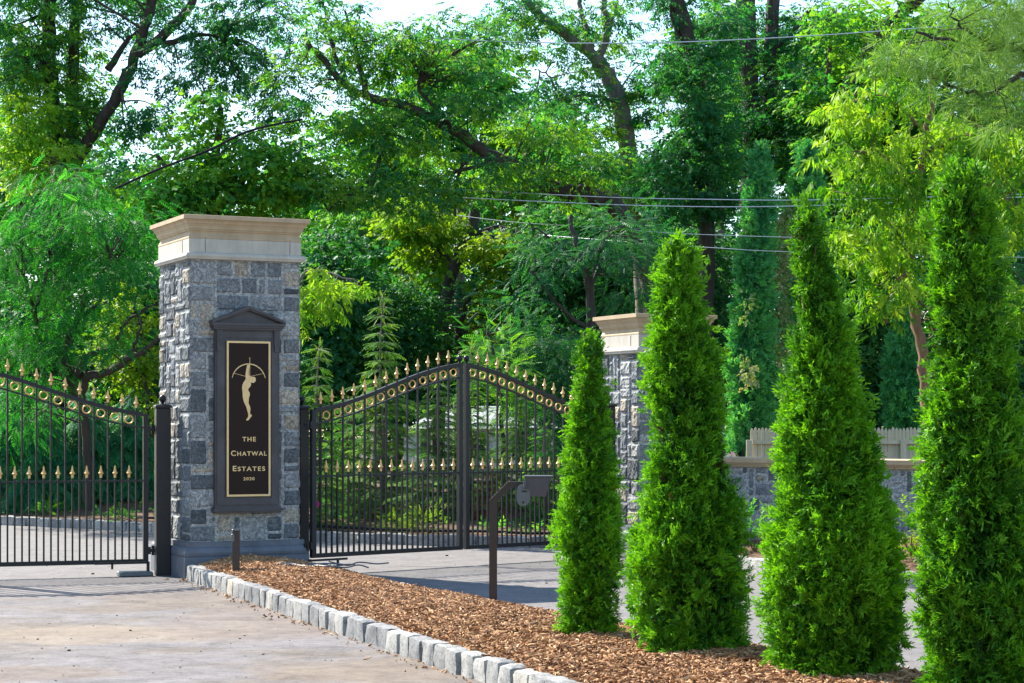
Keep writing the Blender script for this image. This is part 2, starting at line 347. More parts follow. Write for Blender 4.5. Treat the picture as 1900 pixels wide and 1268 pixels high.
def rock_block(mb, c, dims, ang, seed, tone, amp=0.008, n=6):
    """one split-granite sett"""
    t = np.linspace(-1, 1, n); A, Bm = np.meshgrid(t, t, indexing='ij'); A = A.ravel(); Bm = Bm.ravel(); O = np.ones_like(A)
    faces = [(A, Bm, O), (Bm, A, -O), (O, A, Bm), (-O, Bm, A), (Bm, O, A), (A, -O, Bm)]
    ii = np.arange(n - 1); q = np.array([[i * n + j, (i + 1) * n + j, (i + 1) * n + j + 1, i * n + j + 1] for i in ii for j in ii])
    nz = Noise3(seed, 28, 10)
    ca, sa = math.cos(ang), math.sin(ang)
    for x, y, z in faces:
        P = np.stack([x, y, z], -1)
        # round the corners a little
        nrm = np.linalg.norm(P, ord=8, axis=1)[:, None]; P = P * (0.12 + 0.88 * (1 / nrm) ** 0.9)
        Q = P * np.array(dims) / 2
        Q = Q + (P / np.linalg.norm(P, axis=1)[:, None]) * (nz(Q + seed * 0.37)[:, None] * amp)
        W = np.stack([Q[:, 0] * ca - Q[:, 1] * sa, Q[:, 0] * sa + Q[:, 1] * ca, Q[:, 2]], -1) + np.array(c)
        mb.add(W, q, tone)
def kerb(name, line, step, width, h, lift=0.0, n=6, amp=0.008):
    mb = MB(); line = np.asarray(line, float)
    seg = np.linalg.norm(np.diff(line, axis=0), axis=1); cum = np.concatenate([[0], np.cumsum(seg)])
    s = 0.0; k = 0
    while s < cum[-1] - step * 0.5:
        w = step * rng.uniform(0.84, 1.14); mid = s + w / 2
        x = np.interp(mid, cum, line[:, 0]); y = np.interp(mid, cum, line[:, 1]); x2 = np.interp(mid + .05, cum, line[:, 0]); y2 = np.interp(mid + .05, cum, line[:, 1])
        ang = math.atan2(y2 - y, x2 - x) + rng.normal() * 0.025
        nx, ny = -math.sin(ang), math.cos(ang); jit = rng.normal() * 0.006
        rock_block(mb, (x + nx * jit, y + ny * jit, (h - 0.1) / 2 + rng.normal() * 0.003), (w - 0.014, width * rng.uniform(.94, 1.06), h + 0.1 + rng.normal() * 0.006), ang, int(rng.integers(1e6)), rng.uniform(0, 1) ** 1.2, amp, n)
        s += w; k += 1
    # mortar bed behind the joints
    for i in range(len(line) - 1):
        a, b = line[i], line[i + 1]; d = b - a; L_ = np.linalg.norm(d); u = d / L_
        mb.box(((a + b)[0] / 2, (a + b)[1] / 2, h / 2 - 0.03), (L_ + 0.004, width * 0.72, h - 0.02), (u[0], u[1], 0), (-u[1], u[0], 0), tone=0.1)
    return tag(mb.build(name, M['granite'], smooth=True), kind='structure')

front_line = smooth_line([(-3.22, 19.80), (-2.86, 18.86), (-1.63, 15.72), (-0.93, 13.99), (-0.12, 11.99), (0.5, 10.42), (1.25, 8.6), (1.9, 7.1)], 8)
rear_line = smooth_line([(-2.02, 20.05), (-1.25, 18.3), (-0.76, 17.1), (-0.24, 16.1), (0.12, 15.3), (0.45, 14.72), (1.55, 12.86), (2.30, 11.55), (3.3, 9.8), (4.6, 7.6)], 8)
kerb('kerb', front_line, 0.235, 0.125, 0.15)
kerb('kerb', rear_line, 0.235, 0.125, 0.13)
kerb('kerb', back_kerb, 0.25, 0.14, 0.135, n=5)
kerb('kerb', right_kerb, 0.25, 0.14, 0.15, n=5)

# island mulch: mound and loose chips
def line_at(line, t):
    seg = np.linalg.norm(np.diff(line, axis=0), axis=1); cum = np.concatenate([[0], np.cumsum(seg)]) ; cum /= cum[-1]
    return np.stack([np.interp(t, cum, line[:, 0]), np.interp(t, cum, line[:, 1])], -1)
hn = Noise3(3, 2.2, 8); hn2 = Noise3(5, 9, 8)
def mulch_pt(t, s):
    t = np.atleast_1d(t); s = np.atleast_1d(s)
    A = line_at(front_line, t); Bq = line_at(rear_line, t); d = Bq - A; L_ = np.linalg.norm(d, axis=1)[:, None]; u = d / L_
    A = A + u * 0.05; Bq = Bq - u * 0.05
    P = A + (Bq - A) * s[:, None]
    z = 0.115 + 0.085 * np.sin(np.pi * s) ** 0.7
    P = np.concatenate([P, z[:, None]], 1)
    P[:, 2] += (hn(P * np.array([1, 1, 0])) * 0.012 + hn2(P * np.array([1, 1, 0])) * 0.006) * np.sin(np.pi * s) ** 0.5
    return P
mb = MB(); nt, ns = 260, 46
tt, ss = np.meshgrid(np.linspace(0.0, 1, nt), np.linspace(0, 1, ns), indexing='ij')
V = mulch_pt(tt.ravel(), ss.ravel())
Fq = np.array([[i * ns + j, (i + 1) * ns + j, (i + 1) * ns + j + 1, i * ns + j + 1] for i in range(nt - 1) for j in range(ns - 1)])[:, ::-1]
mb.add(V, Fq, 0.0)
NCH = 70000
t = rng.uniform(0, 0.86, NCH) ** 1.0; s_ = rng.uniform(0.0, 1.0, NCH)
C = mulch_pt(t, s_); ok = C[:, 1] > 9.2; C = C[ok]; nC = len(C)
C[:, 2] += rng.uniform(0.0, 0.022, nC)
nX = 260; tx = rng.uniform(0, .8, nX); ax_ = line_at(front_line, tx); bx_ = line_at(front_line, np.clip(tx + .002, 0, 1)); dx_ = bx_ - ax_; dx_ /= np.linalg.norm(dx_, axis=1)[:, None] + 1e-9
off_ = -.075 - .05 * rng.gamma(1.2, 1.0, nX)      # a few chips spilt on the drive
X_ = ax_ + np.stack([-dx_[:, 1], dx_[:, 0]], -1) * off_[:, None]; C[:nX] = np.concatenate([X_, np.full((nX, 1), .006)], 1)
L_ = rng.gamma(3, 0.0125, nC).clip(0.012, 0.12); W_ = rng.uniform(0.0025, 0.0085, nC)
yaw = rng.uniform(0, 6.28, nC); pit = rng.normal(0, 0.28, nC); rol = rng.normal(0, 0.6, nC)
ux = np.stack([np.cos(yaw) * np.cos(pit), np.sin(yaw) * np.cos(pit), np.sin(pit)], -1)
side = np.stack([-np.sin(yaw), np.cos(yaw), np.zeros(nC)], -1); up = np.cross(ux, side)
uy = side * np.cos(rol)[:, None] + up * np.sin(rol)[:, None]; uz = np.cross(ux, uy)
L_[:nX] *= .6; a = ux * L_[:, None] * .5; b = uy * W_[:, None]; c = uz * 0.003
V = np.stack([C - a - b * .5, C - a * .2 - b - c * 0, C + a, C + a * .3 + b, C - a + c * 3 + b * .4, C - a * .2 + c * 3 - b * .6, C + a * 0.9 + c * 2.5, C + a * .3 + b * .7 + c * 3], 1).reshape(-1, 3)
base = (np.arange(nC) * 8)[:, None]
Fq = np.concatenate([base + np.array(f)[None] for f in ([4, 5, 6, 7], [0, 1, 5, 4], [1, 2, 6, 5], [2, 3, 7, 6], [3, 0, 4, 7])])
mb.add(V, Fq, np.repeat(rng.beta(1.6, 1.7, nC), 8))
tag(mb.build('mulch', M['chips']), kind='stuff', label='reddish brown shredded bark mulch filling the island bed', cat='mulch')

# beds beyond the back kerb and right kerb, lawn
def strip(name, line, off, z0, z1, mat, nseg=14, side=1, amp=0.05):
    line = np.asarray(line); T = np.gradient(line, axis=0); T /= np.linalg.norm(T, axis=1)[:, None]; N_ = np.stack([-T[:, 1], T[:, 0]], -1) * side
    mb = MB(); k = len(line); h = Noise3(11, 1.1, 8)
    V = []
    for j in range(nseg + 1):
        f = j / nseg; P = line + N_ * (0.06 + off * f); z = z0 + (z1 - z0) * min(1, f * 2.2)
        P = np.concatenate([P, np.full((k, 1), z)], 1); P[:, 2] += h(P) * amp * min(1, f * 6); V.append(P)
    V = np.concatenate(V); Fq = np.array([[j * k + i, j * k + i + 1, (j + 1) * k + i + 1, (j + 1) * k + i] for j in range(nseg) for i in range(k - 1)])
    mb.add(V, Fq if side > 0 else Fq[:, ::-1]); return tag(mb.build(name, mat, smooth=True), kind='structure')
strip('planting_bed', back_kerb, 9.0, 0.10, 0.42, M['barkbed'])
strip('planting_bed', right_kerb, 3.6, 0.11, 0.35, M['barkbed'])
mb = MB(); mb.add([(-40, 39.5, 0.40), (-5.0, 38.5, 0.40), (-6, 62, 0.55), (-60, 66, 0.55)], [[0, 1, 2, 3]]); tag(mb.build('lawn', M['lawn']), kind='structure')

# ------------------------------------------------------------------ stone work
def ashlar(mb, o, ux, n, w, h, seed, depth=0.016, cell=0.088, res=0.019):
    r = np.random.default_rng(seed); o = np.array(o, float); ux = np.array(ux, float); n = np.array(n, float); uz = np.array([0, 0, 1.0])
    nx = max(2, round(w / cell)); nz_ = max(2, round(h / cell)); cw, ch = w / nx, h / nz_
    used = np.zeros((nx, nz_), bool); rects = []
    for j in range(nz_):
        for i in range(nx):
            if used[i, j]: continue
            a = int(r.choice([1, 2, 3, 4], p=[.08, .48, .32, .12])); b = int(r.choice([1, 2, 3], p=[.16, .62, .22]))
            a = min(a, nx - i); b = min(b, nz_ - j)
            while a > 1 and used[i:i + a, j].any(): a -= 1
            while b > 1 and used[i:i + a, j:j + b].any(): b -= 1
            if nx - i - a == 1 and not used[i:i + a + 1, j:j + b].any(): a += 1
            used[i:i + a, j:j + b] = True; rects.append((i * cw, j * ch, a * cw, b * ch))
    # mortar plane
    mb.add([o, o + ux * w, o + ux * w + uz * h, o + uz * h], [[0, 1, 2, 3]], 0.0)
    for (x0, z0, ww, hh) in rects:
        gp = 0.0045; wj = [r.uniform(0, .0025) for _ in range(4)]
        xa, xb = x0 + gp + wj[0], x0 + ww - gp - wj[1]; za, zb = z0 + gp + wj[2], z0 + hh - gp - wj[3]
        if x0 < 1e-6: xa = x0 - 0.004
        if x0 + ww > w - 1e-6: xb = x0 + ww + 0.004
        m_ = max(4, int((xb - xa) / res)); k_ = max(4, int((zb - za) / res))
        U, Wd = np.meshgrid(np.linspace(0, 1, m_), np.linspace(0, 1, k_), indexing='ij')
        nz1 = Noise3(int(r.integers(1e6)), 26, 8); nz2 = Noise3(int(r.integers(1e6)), 75, 8)
        edge = np.minimum(np.minimum(U * (xb - xa), (1 - U) * (xb - xa)), np.minimum(Wd * (zb - za), (1 - Wd) * (zb - za)))
        P2 = np.stack([xa + U * (xb - xa), za + Wd * (zb - za), np.zeros_like(U)], -1).reshape(-1, 3)
        tilt = r.normal(0, .35) * (U - .5) + r.normal(0, .35) * (Wd - .5)
        dd = depth * (0.80 + 0.22 * nz1(P2) + 0.20 * nz2(P2) + .5 * tilt.ravel()) * np.clip(edge.ravel() / 0.011, 0, 1) ** .6 + 0.001
        dd = np.where(edge.ravel() <= 1e-6, -0.006, np.maximum(dd, 0.003))
        # wavy outlines
        wob = nz1(P2 + 3) * 0.0018
        V = o + (P2[:, :1] + wob[:, None]) * ux + (P2[:, 1:2] + nz1(P2 + 9)[:, None] * .0018) * uz + dd[:, None] * n
        Fq = np.array([[i * k_ + j, (i + 1) * k_ + j, (i + 1) * k_ + j + 1, i * k_ + j + 1] for i in range(m_ - 1) for j in range(k_ - 1)])
        tn = r.uniform(0.06, 0.74) if r.random() < 0.84 else r.uniform(0.8, 1.0)
        mb.add(V, Fq, tn)

A25 = R(25)
def pillar(label, corner, w, z_pl, z_stone0, z_stone1, z_cap, seed, depth):
    p = thing('stone_pillar', label, 'pillar', (corner[0], corner[1], 0), A25)
    mb = MB(); hh = z_stone1 - z_stone0
    i = 0.012
    ashlar(mb, (i, i, z_stone0), (1, 0, 0), (0, -1, 0), w - 2 * i, hh, seed, depth * .7)
    ashlar(mb, (i, w - i, z_stone0), (0, -1, 0), (-1, 0, 0), w - 2 * i, hh, seed + 1, depth * 1.05)
    ashlar(mb, (w - i, i, z_stone0), (0, 1, 0), (1, 0, 0), w - 2 * i, hh, seed + 2, depth)
    ashlar(mb, (w - i, w - i, z_stone0), (-1, 0, 0), (0, 1, 0), w - 2 * i, hh, seed + 3, depth)
    mb.build('stonework', M['stone'], p)
    mb = MB()
    mb.sqprof([(.07, -0.05), (.07, z_pl), (.06, z_pl + .004), (.068, z_pl + .02), (.072, z_pl + .045), (.066, z_pl + .075), (.052, z_pl + .094), (.03, z_pl + .098), (.03, z_pl + .15), (.0, z_pl + .153)], w, w)
    mb.build('plinth', M['caststone'], p)
    h = z_cap - z_stone1; k = h / 0.44
    z = lambda a: z_stone1 + a * k
    mb = MB()
    mb.sqprof([(.0, z(0) - .004), (.03, z(0)), (.034, z(.012)), (.042, z(.028)), (.040, z(.046)), (.028, z(.06)), (.008, z(.066)), (.004, z(.07)), (.004, z(.205)), (.0, z(.207))], w, w)
    mb.build('frieze', M['limestone'], p)
    mb = MB()
    mb.sqprof([(.0, z(.2072)), (.006, z(.209)), (.006, z(.222)), (-.004, z(.24)), (-.012, z(.262)), (-.010, z(.282)), (.0, z(.284)), (.006, z(.300)), (.014, z(.303)), (.020, z(.33)), (.034, z(.355)), (.040, z(.357)), (.046, z(.375)), (.062, z(.394)), (.078, z(.397)), (.078, z(.438)), (.072, z(.44))], w, w)
    mb.build('cap', M['capstone'], p)
    mb = MB()
    for xx in (w * .14, w * .9):
        mb.box((xx, -.0045, z(.137)), (.004, .006, z(.20) - z(.075))); mb.box((xx, -.0065, z(.2155)), (.004, .006, .014 * k))
    mb.box((-.0045, w * .2, z(.137)), (.006, .004, z(.20) - z(.075)))
    mb.build('mortar_joint', M['dark_plastic'], p)
    return p
P1 = (-3.265, 19.9)
W1 = 1.184
pil1 = pillar('tall grey stone gate pillar with limestone cap and dark bronze sign, at the island tip', P1, W1, 0.212, 0.36, 3.236, 3.677, 21, 0.017)
P2 = (1.488, 23.1); W2 = 0.948
pil2 = pillar('smaller stone gate pillar partly hidden behind the arborvitae, beside the low wall', P2, W2, 0.20, 0.35, 2.395, 2.853, 47, 0.02)

# sign on pillar 1 (local frame: x along the face, y into depth)
sg = thing('wall_sign', 'tall dark sign with pediment, gold border and gold archer on the stone pillar', 'sign',
           (P1[0], P1[1], 0), A25)
def sbox(mb, x0, x1, z0, z1, y0, y1): mb.box(((x0 + x1) / 2, (y0 + y1) / 2, (z0 + z1) / 2), (x1 - x0, y1 - y0, z1 - z0))
mb = MB()
sbox(mb, .254, .934, .722, 2.52, -.060, .02)
mb.build('backplate', M['surround'], sg)
mb = MB()   # raised moulding frame around the recess
for (x0, x1, z0, z1) in ((.27, .345, .80, 2.44), (.845, .918, .80, 2.44), (.27, .918, .74, .80), (.27, .918, 2.44, 2.50)):
    sbox(mb, x0, x1, z0, z1, -.070, -.058)
mb.build('moulding', M['surround'], sg)
for xx in (.262, .868):
    mb = MB(); sbox(mb, xx, xx + .06, 2.36, 2.515, -.10, -.071); sbox(mb, xx + .006, xx + .054, 2.30, 2.36, -.09, -.071)
    for k in range(3): sbox(mb, xx + .010 + k * .015, xx + .019 + k * .015, 2.37, 2.505, -.104, -.1002)
    mb.build('bracket', M['surround'], sg)
mb = MB()
for (ex, z0, z1, y) in ((.0, 2.52, 2.54, -.10), (.012, 2.54, 2.562, -.118), (.026, 2.562, 2.588, -.135)):
    sbox(mb, .236 - ex, .952 + ex, z0, z1, y, .02)
mb.build('cornice', M['surround'], sg)
mb = MB()
mb.poly([(.25, 2.590), (.936, 2.590), (.593, 2.735)], (0, -.07, 0), (1, 0, 0), (0, 0, 1), (0, 1, 0), .08)
for sgn in (1, -1):
    x0 = .593 - sgn * .385
    for th, y0, zz in ((.026, -.135, .0), (.018, -.115, -.02)):
        a_ = np.array([x0, 2.589 + zz * .4]); b_ = np.array([.593, 2.742 + zz])
        pts = [a_, b_, b_ + (0, th), a_ + (0, th * .9)]
        if sgn < 0: pts = pts[::-1]
        mb.poly(pts, (0, y0, 0), (1, 0, 0), (0, 0, 1), (0, 1, 0), .15 if th > .02 else .13)
mb.build('pediment', M['surround'], sg)
mb = MB()
for (ex, z0, z1, y) in ((.0, .698, .722, -.085), (.018, .674, .698, -.105), (.004, .655, .674, -.09)):
    sbox(mb, .245 - ex, .943 + ex, z0, z1, y, .02)
mb.build('sill', M['surround'], sg)
SX0, SX1, SZ0, SZ1 = .367, .8305, .823, 2.406
mb = MB(); sbox(mb, SX0 + .005, SX1 - .005, SZ0 + .005, SZ1 - .005, -.078, -.058); mb.build('panel', M['panel'], sg)
mb = MB(); bw = .020
for (x0, x1, z0, z1) in ((SX0, SX1, SZ0, SZ0 + bw), (SX0, SX1, SZ1 - bw, SZ1), (SX0, SX0 + bw, SZ0 + bw, SZ1 - bw), (SX1 - bw, SX1, SZ0 + bw, SZ1 - bw)):
    sbox(mb, x0, x1, z0, z1, -.086, -.0785)
mb.build('border', M['signgold'], sg)
def E(x, y): return ((SX0 + (x - 42) / 746 * (SX1 - SX0)), 1.6 + (780 - (650 + y / 9.056)) * .00552)
body = [(392,250),(384,280),(376,312),(368,360),(362,400),(360,435),(364,470),(362,495),(345,520),(326,545),(308,585),(302,640),(308,690),(312,735),(312,780),(322,830),(334,870),(346,903),(362,930),(374,955),(388,1005),(400,1045),(408,1080),(408,1120),(392,1145),(376,1160),(372,1175),(385,1184),(402,1180),(425,1162),(440,1140),(470,1104),(462,1088),(444,1072),(438,1060),(442,1010),(444,985),(438,950),(420,915),(413,890),(414,850),(421,795),(430,768),(435,745),(429,715),(413,690),(405,668),(410,650),(432,625),(450,602),(456,578),(450,555),(446,545),(462,548),(490,552),(516,542),(532,520),(536,492),(530,468),(516,453),(490,450),(460,450),(446,438),(432,428),(418,428),(415,400),(418,350),(424,300),(432,262),(428,250)]
mb = MB()
me2 = bpy.data.meshes.new('emblem'); bm = bmesh.new()
pts = [E(*p) for p in body]
f = bm.faces.new([bm.verts.new((p[0], -.084, p[1])) for p in pts])
ret = bmesh.ops.extrude_face_region(bm, geom=[f]); bmesh.ops.translate(bm, verts=[v for v in ret['geom'] if isinstance(v, bmesh.types.BMVert)], vec=(0, .0055, 0))
bmesh.ops.triangulate(bm, faces=bm.faces[:]); bmesh.ops.recalc_face_normals(bm, faces=bm.faces[:]); bm.to_mesh(me2); bm.free()
me2.materials.append(M['signgold']); emb = bpy.data.objects.new('archer_emblem', me2); COL.objects.link(emb); emb.parent = sg
def ribbon(mb, pts, w):
    pts = np.array([E(*p) for p in pts]); T = np.gradient(pts, axis=0); T /= np.linalg.norm(T, axis=1)[:, None]; Nn = np.stack([-T[:, 1], T[:, 0]], -1)
    w = (np.full(len(pts), w) if np.isscalar(w) else np.array(w))[:, None] * .5
    a_, b_ = pts + Nn * w, pts - Nn * w; k = len(pts)
    V = np.concatenate([np.stack([q[:, 0], np.full(k, y), q[:, 1]], -1) for y in (-.083, -.0785) for q in (a_, b_)])
    Fq = []
    for i in range(k - 1):
        Fq += [[i, i + 1, k + i + 1, k + i], [2 * k + i, 3 * k + i, 3 * k + i + 1, 2 * k + i + 1], [i, 2 * k + i, 2 * k + i + 1, i + 1], [k + i, k + i + 1, 3 * k + i + 1, 3 * k + i]]
    mb.add(V, Fq)
mb = MB()
an = np.linspace(R(168), R(12), 33); ribbon(mb, [(416 + 288 * math.cos(a), 530 - 294 * math.sin(a)) for a in an], .011 - .006 * np.abs(np.linspace(-1, 1, 33)) ** 3)
ribbon(mb, [(168, 393), (365, 445)], .0035); ribbon(mb, [(667, 393), (452, 441)], .0035)
ribbon(mb, [(434, 128), (434, 440)], .005); ribbon(mb, [(434, 126), (434, 140), (434, 165)], [.004, .011, .004])
mb.build('bow_and_arrow', M['signgold'], sg)

def text_mesh(txt, x0, x1, z0, z1, small=None, off=0.018):
    cu = bpy.data.curves.new('lettering', 'FONT'); cu.body = txt; cu.size = 1; cu.extrude = 0.03; cu.offset = off; cu.space_character = 1.22
    if small:
        cu.small_caps_scale = small
        for i, ch in enumerate(txt):
            if ch.islower(): cu.body_format[i].use_small_caps = True
    ob = bpy.data.objects.new('tmp', cu); COL.objects.link(ob)
    dg = bpy.context.evaluated_depsgraph_get(); me = bpy.data.meshes.new_from_object(ob.evaluated_get(dg))
    bpy.data.objects.remove(ob); bpy.data.curves.remove(cu)
    n = len(me.vertices); co = np.zeros(n * 3); me.vertices.foreach_get('co', co); co = co.reshape(-1, 3)
    mn, mx = co.min(0), co.max(0)
    q = np.stack([x0 + (co[:, 0] - mn[0]) / (mx[0] - mn[0]) * (x1 - x0), -.084 + (mx[2] - co[:, 2]) / (mx[2] - mn[2]) * .0055, z0 + (co[:, 1] - mn[1]) / (mx[1] - mn[1]) * (z1 - z0)], -1)
    me.vertices.foreach_set('co', q.astype(np.float32).ravel()); me.update(); me.name = 'lettering'
    me.materials.clear(); me.materials.append(M['signgold'])
    o = bpy.data.objects.new('lettering', me); COL.objects.link(o); o.parent = sg
def TX(x): return SX0 + (x - 45) / 805 * (SX1 - SX0)
def TZ(y): return 1.6 + (780 - (795 + y / 9.756)) * .00552
text_mesh('THE', TX(330), TX(580), TZ(237), TZ(155))
text_mesh('Chatwal', TX(122), TX(782), TZ(496), TZ(400), .82)
text_mesh('Estates', TX(156), TX(750), TZ(771), TZ(674), .82)
text_mesh('2020', TX(350), TX(556), TZ(938), TZ(882))

# ------------------------------------------------------------------ gates
LW = 2.03; HP = 0.0716
def Scurve(f): return .6 * (1 - np.cos(np.pi * f)) / 2 + .4 * f
def top_z(x): return 1.70 + 0.513 * Scurve(x / LW)
fin = MB(); fin.lathe([(.0115, 0), (.0135, .002), (.0135, .032), (.017, .036), (.027, .044), (.0285, .050), (.020, .058), (.0125, .078), (.0085, .098), (.0105, .103), (.0085, .110), (.0065, .116), (.002, .128)], 8, off=R(22.5), sxy=(1, .8))
FIN = fin.build('finial', M['gold']); fin_me = FIN.data; bpy.data.objects.remove(FIN)
rg = MB(); nR, nr = 24, 6; A_ = np.arange(nR) / nR * 2 * np.pi; B_ = np.arange(nr) / nr * 2 * np.pi
V = np.array([((.041 + .0075 * math.cos(b)) * math.cos(a), .009 * math.sin(b), (.041 + .0075 * math.cos(b)) * math.sin(a)) for a in A_ for b in B_])
rg.add(V, [[i * nr + j, i * nr + (j + 1) % nr, ((i + 1) % nR) * nr + (j + 1) % nr, ((i + 1) % nR) * nr + j] for i in range(nR) for j in range(nr)])
RG = rg.build('ring', M['gold'], smooth=True); ring_me = RG.data; bpy.data.objects.remove(RG)
def link(me, name, parent, loc):
    o = bpy.data.objects.new(name, me); COL.objects.link(o); o.parent = parent; o.location = loc; return o
def sweep(mb, xs, zc, th, dp):
    k = len(xs); V = []
    for y in (-dp / 2, dp / 2):
        for s_ in (-1, 1): V += [(x, y, z + s_ * th / 2) for x, z in zip(xs, zc)]
    Fq = []
    for i in range(k - 1):
        Fq += [[i, i + 1, k + i + 1, k + i], [2 * k + i, 3 * k + i, 3 * k + i + 1, 2 * k + i + 1], [i, 2 * k + i, 2 * k + i + 1, i + 1], [k + i, k + i + 1, 3 * k + i + 1, 3 * k + i]]
    Fq += [[0, k, 3 * k, 2 * k], [k - 1, 3 * k - 1, 4 * k - 1, 2 * k - 1]]
    mb.add(V, Fq)
def gate_leaf(label, hinge, dirv, zoff, group):
    rz = math.atan2(dirv[1], dirv[0])
    g = thing('gate_leaf', label, 'gate', (hinge[0], hinge[1], 0), rz, group)
    z0 = .17 + zoff
    st = .052
    mb = MB()
    mb.box((st / 2, 0, (z0 + top_z(0) + zoff + .012) / 2), (st, .05, top_z(0) + zoff + .012 - z0))
    mb.box((LW - st / 2, 0, (z0 + top_z(LW) + zoff + .02) / 2), (st, .05, top_z(LW) + zoff + .02 - z0))
    mb.box((LW / 2, 0, z0 + .022), (LW - 2 * st - .002, .046, .044))
    mb.box((LW / 2, 0, 1.02 + zoff), (LW - 2 * st - .002, .022, .018))
    mb.build('frame', M['black'], g)
    xs = np.linspace(st, LW - st, 40); mb = MB(); sweep(mb, xs, top_z(xs) + zoff, .042, .044); mb.build('top_rail', M['black'], g)
    mb = MB(); sweep(mb, xs, top_z(xs) + zoff - .137, .018, .024); mb.build('lower_arch_rail', M['black'], g)
    mb = MB(); mb.lathe([(.012, 0), (.012, .015), (.022, .022), (.030, .034), (.034, .052), (.030, .070), (.018, .082), (.004, .087)], 14, (LW - st / 2, 0, top_z(LW) + zoff + .02)); mb.build('ball_cap', M['black'], g, smooth=True)
    for i in range(26):
        x = st / 2 + (1.35 + i) * HP
        lng = i % 2 == 0
        zt = (top_z(x) + .055 if lng else 1.055) + zoff
        mb = MB(); mb.box((0, 0, (zt - z0 - .03) / 2), (.0175, .0175, zt - z0 - .03))
        p = mb.build('picket', M['black'], g, loc=(x, 0, z0 + .03))
        link(fin_me, 'finial', p, (0, 0, zt - z0 - .03))
        if not lng: 
            r_ = link(ring_me, 'ring', g, (x, 0, top_z(x) + zoff - .074))
            r_.rotation_euler = (0, 0, 0)
    for zz in (.30, top_z(0) - .15):
        mb = MB(); mb.box((-.045, 0, zz + zoff), (.075, .028, .035)); mb.box((-.012, -.0, zz + zoff), (.024, .058, .075)); mb.lathe([(.014, -.05), (.014, .05)], 10, (-.052, -.02, zz + zoff)); mb.build('hinge', M['black'], g)
    return g
HR = (-0.1022 * 20.4, 20.4); DR = np.array([.7525, .6585])
gate_leaf('black and gold gate leaf hinged on the right side of the sign pillar', HR, DR, 0.0, 'gate leaves')
e2 = np.array(HR) + DR * (2 * LW + .045)
gate_leaf('black and gold gate leaf hinged beside the half hidden far pillar', e2, -DR, 0.0, 'gate leaves')
HL = (-3.755, 20.3); DL = np.array([-.944, -.33])
gate_leaf('black and gold gate leaf hinged on the ball topped post left of the sign pillar', HL, DL, -.045, 'gate leaves')
mb = MB(); e3 = np.array(HL) + DL * (2 * LW + .04)
gate_leaf('black and gold gate leaf at the far left, mostly beyond the edge of the view', e3, -DL, -.045, 'gate leaves')

def gate_post(label, x, y, w, h, rz):
    t_ = thing('gate_post', label, 'post', (x, y, 0), rz, 'gate posts')
    mb = MB(); mb.cham((0, 0, h / 2 - .02), (w, w, h + .04), .006); mb.build('shaft', M['black'], t_)
    mb = MB(); mb.sqprof([(.004, 0), (.012, .004), (.012, .022), (.0, .032), (-.04, .042)], w, w); c_ = mb.build('cap', M['black'], t_); c_.location = (-w / 2, -w / 2, h)
    mb = MB(); mb.lathe([(.016, .035), (.014, .055), (.022, .062), (.034, .078), (.039, .098), (.034, .118), (.020, .132), (.004, .137)], 16); c_ = mb.build('ball', M['black'], t_, smooth=True); c_.location = (0, 0, h)
gate_post('thick black gate post with ball top just left of the sign pillar', -3.605, 20.30, .150, 1.725, R(19))
gate_post('black gate post tucked behind the right edge of the sign pillar', -2.245, 20.98, .12, 1.72, R(41))
gate_post('black gate post with ball top in front of the half hidden far pillar', 1.14, 23.22, .12, 1.76, R(41))

def gate_operator(label, hx, hy, dirv, zoff, s=1):
    t_ = thing('gate_operator', label, 'gate opener', (hx, hy, 0), math.atan2(dirv[1], dirv[0]), 'gate operators')
    mb = MB(); mb.cham((.13, .0, .025), (.34, .26, .05), .012); mb.build('cover', M['grey_plastic'], t_)
    mb = MB(); mb.box((-.005, 0, .08), (.03, .03, .13)); mb.box((.26, 0, .135), (.56, .022, .022)); mb.box((.36, 0, .11), (.022, .022, .07)); mb.build('arm', M['black'], t_)
gate_operator('flat grey gate opener box set in the drive under the left gate hinge', -3.75, 20.24, DL, 0)
mb = MB(); t_ = thing('gate_operator', 'black gate opener arm under the right gate hinge beside the plinth', 'gate opener', (HR[0] - .01, HR[1] - .03, 0), math.atan2(DR[1], DR[0]), 'gate operators')
mb.box((0, 0, .08), (.03, .03, .16)); mb.box((.24, 0, .145), (.48, .022, .022)); mb.box((.36, 0, .11), (.02, .02, .06)); mb.build('arm', M['black'], t_)
t_ = None

# ------------------------------------------------------------------ low wall, picket fence, wires, kiosk
wa = np.array([2.10, 23.55]); wb = np.array([8.6, 18.35]); wd = (wb - wa); WL = np.linalg.norm(wd); wd /= WL
wl = thing('stone_wall', 'low grey stone wall with pale limestone coping behind the right hand shrubs', 'wall', (wa[0], wa[1], 0), math.atan2(wd[1], wd[0]))
mb = MB(); ashlar(mb, (0, 0, 0.1), (1, 0, 0), (0, -1, 0), WL, .955, 77, .012, .085, .03); ashlar(mb, (WL, .4, 0.1), (-1, 0, 0), (0, 1, 0), WL, .955, 78, .012, .085, .06)
mb.box((WL / 2, .2, .55), (WL - .02, .38, .9), tone=0.0); mb.build('stonework', M['stone'], wl)
mb = MB()
for k in range(6):
    x0, x1 = k * WL / 6 + .002, (k + 1) * WL / 6 - .002
    prof = [(-.03, 1.055), (-.045, 1.058), (-.05, 1.075), (-.062, 1.08), (-.075, 1.10), (-.085, 1.105), (-.09, 1.155), (-.085, 1.16), (.485, 1.16), (.49, 1.155), (.485, 1.105), (.43, 1.055)]
    n_ = len(prof); V = [(x, y, z) for x in (x0, x1) for (y, z) in prof]
    mb.add(V, [np.array([[i, (i + 1) % n_, n_ + (i + 1) % n_, n_ + i] for i in range(n_)]), np.arange(n_)[None, ::-1], (np.arange(n_) + n_)[None]])
mb.build('coping', M['capstone'], wl)

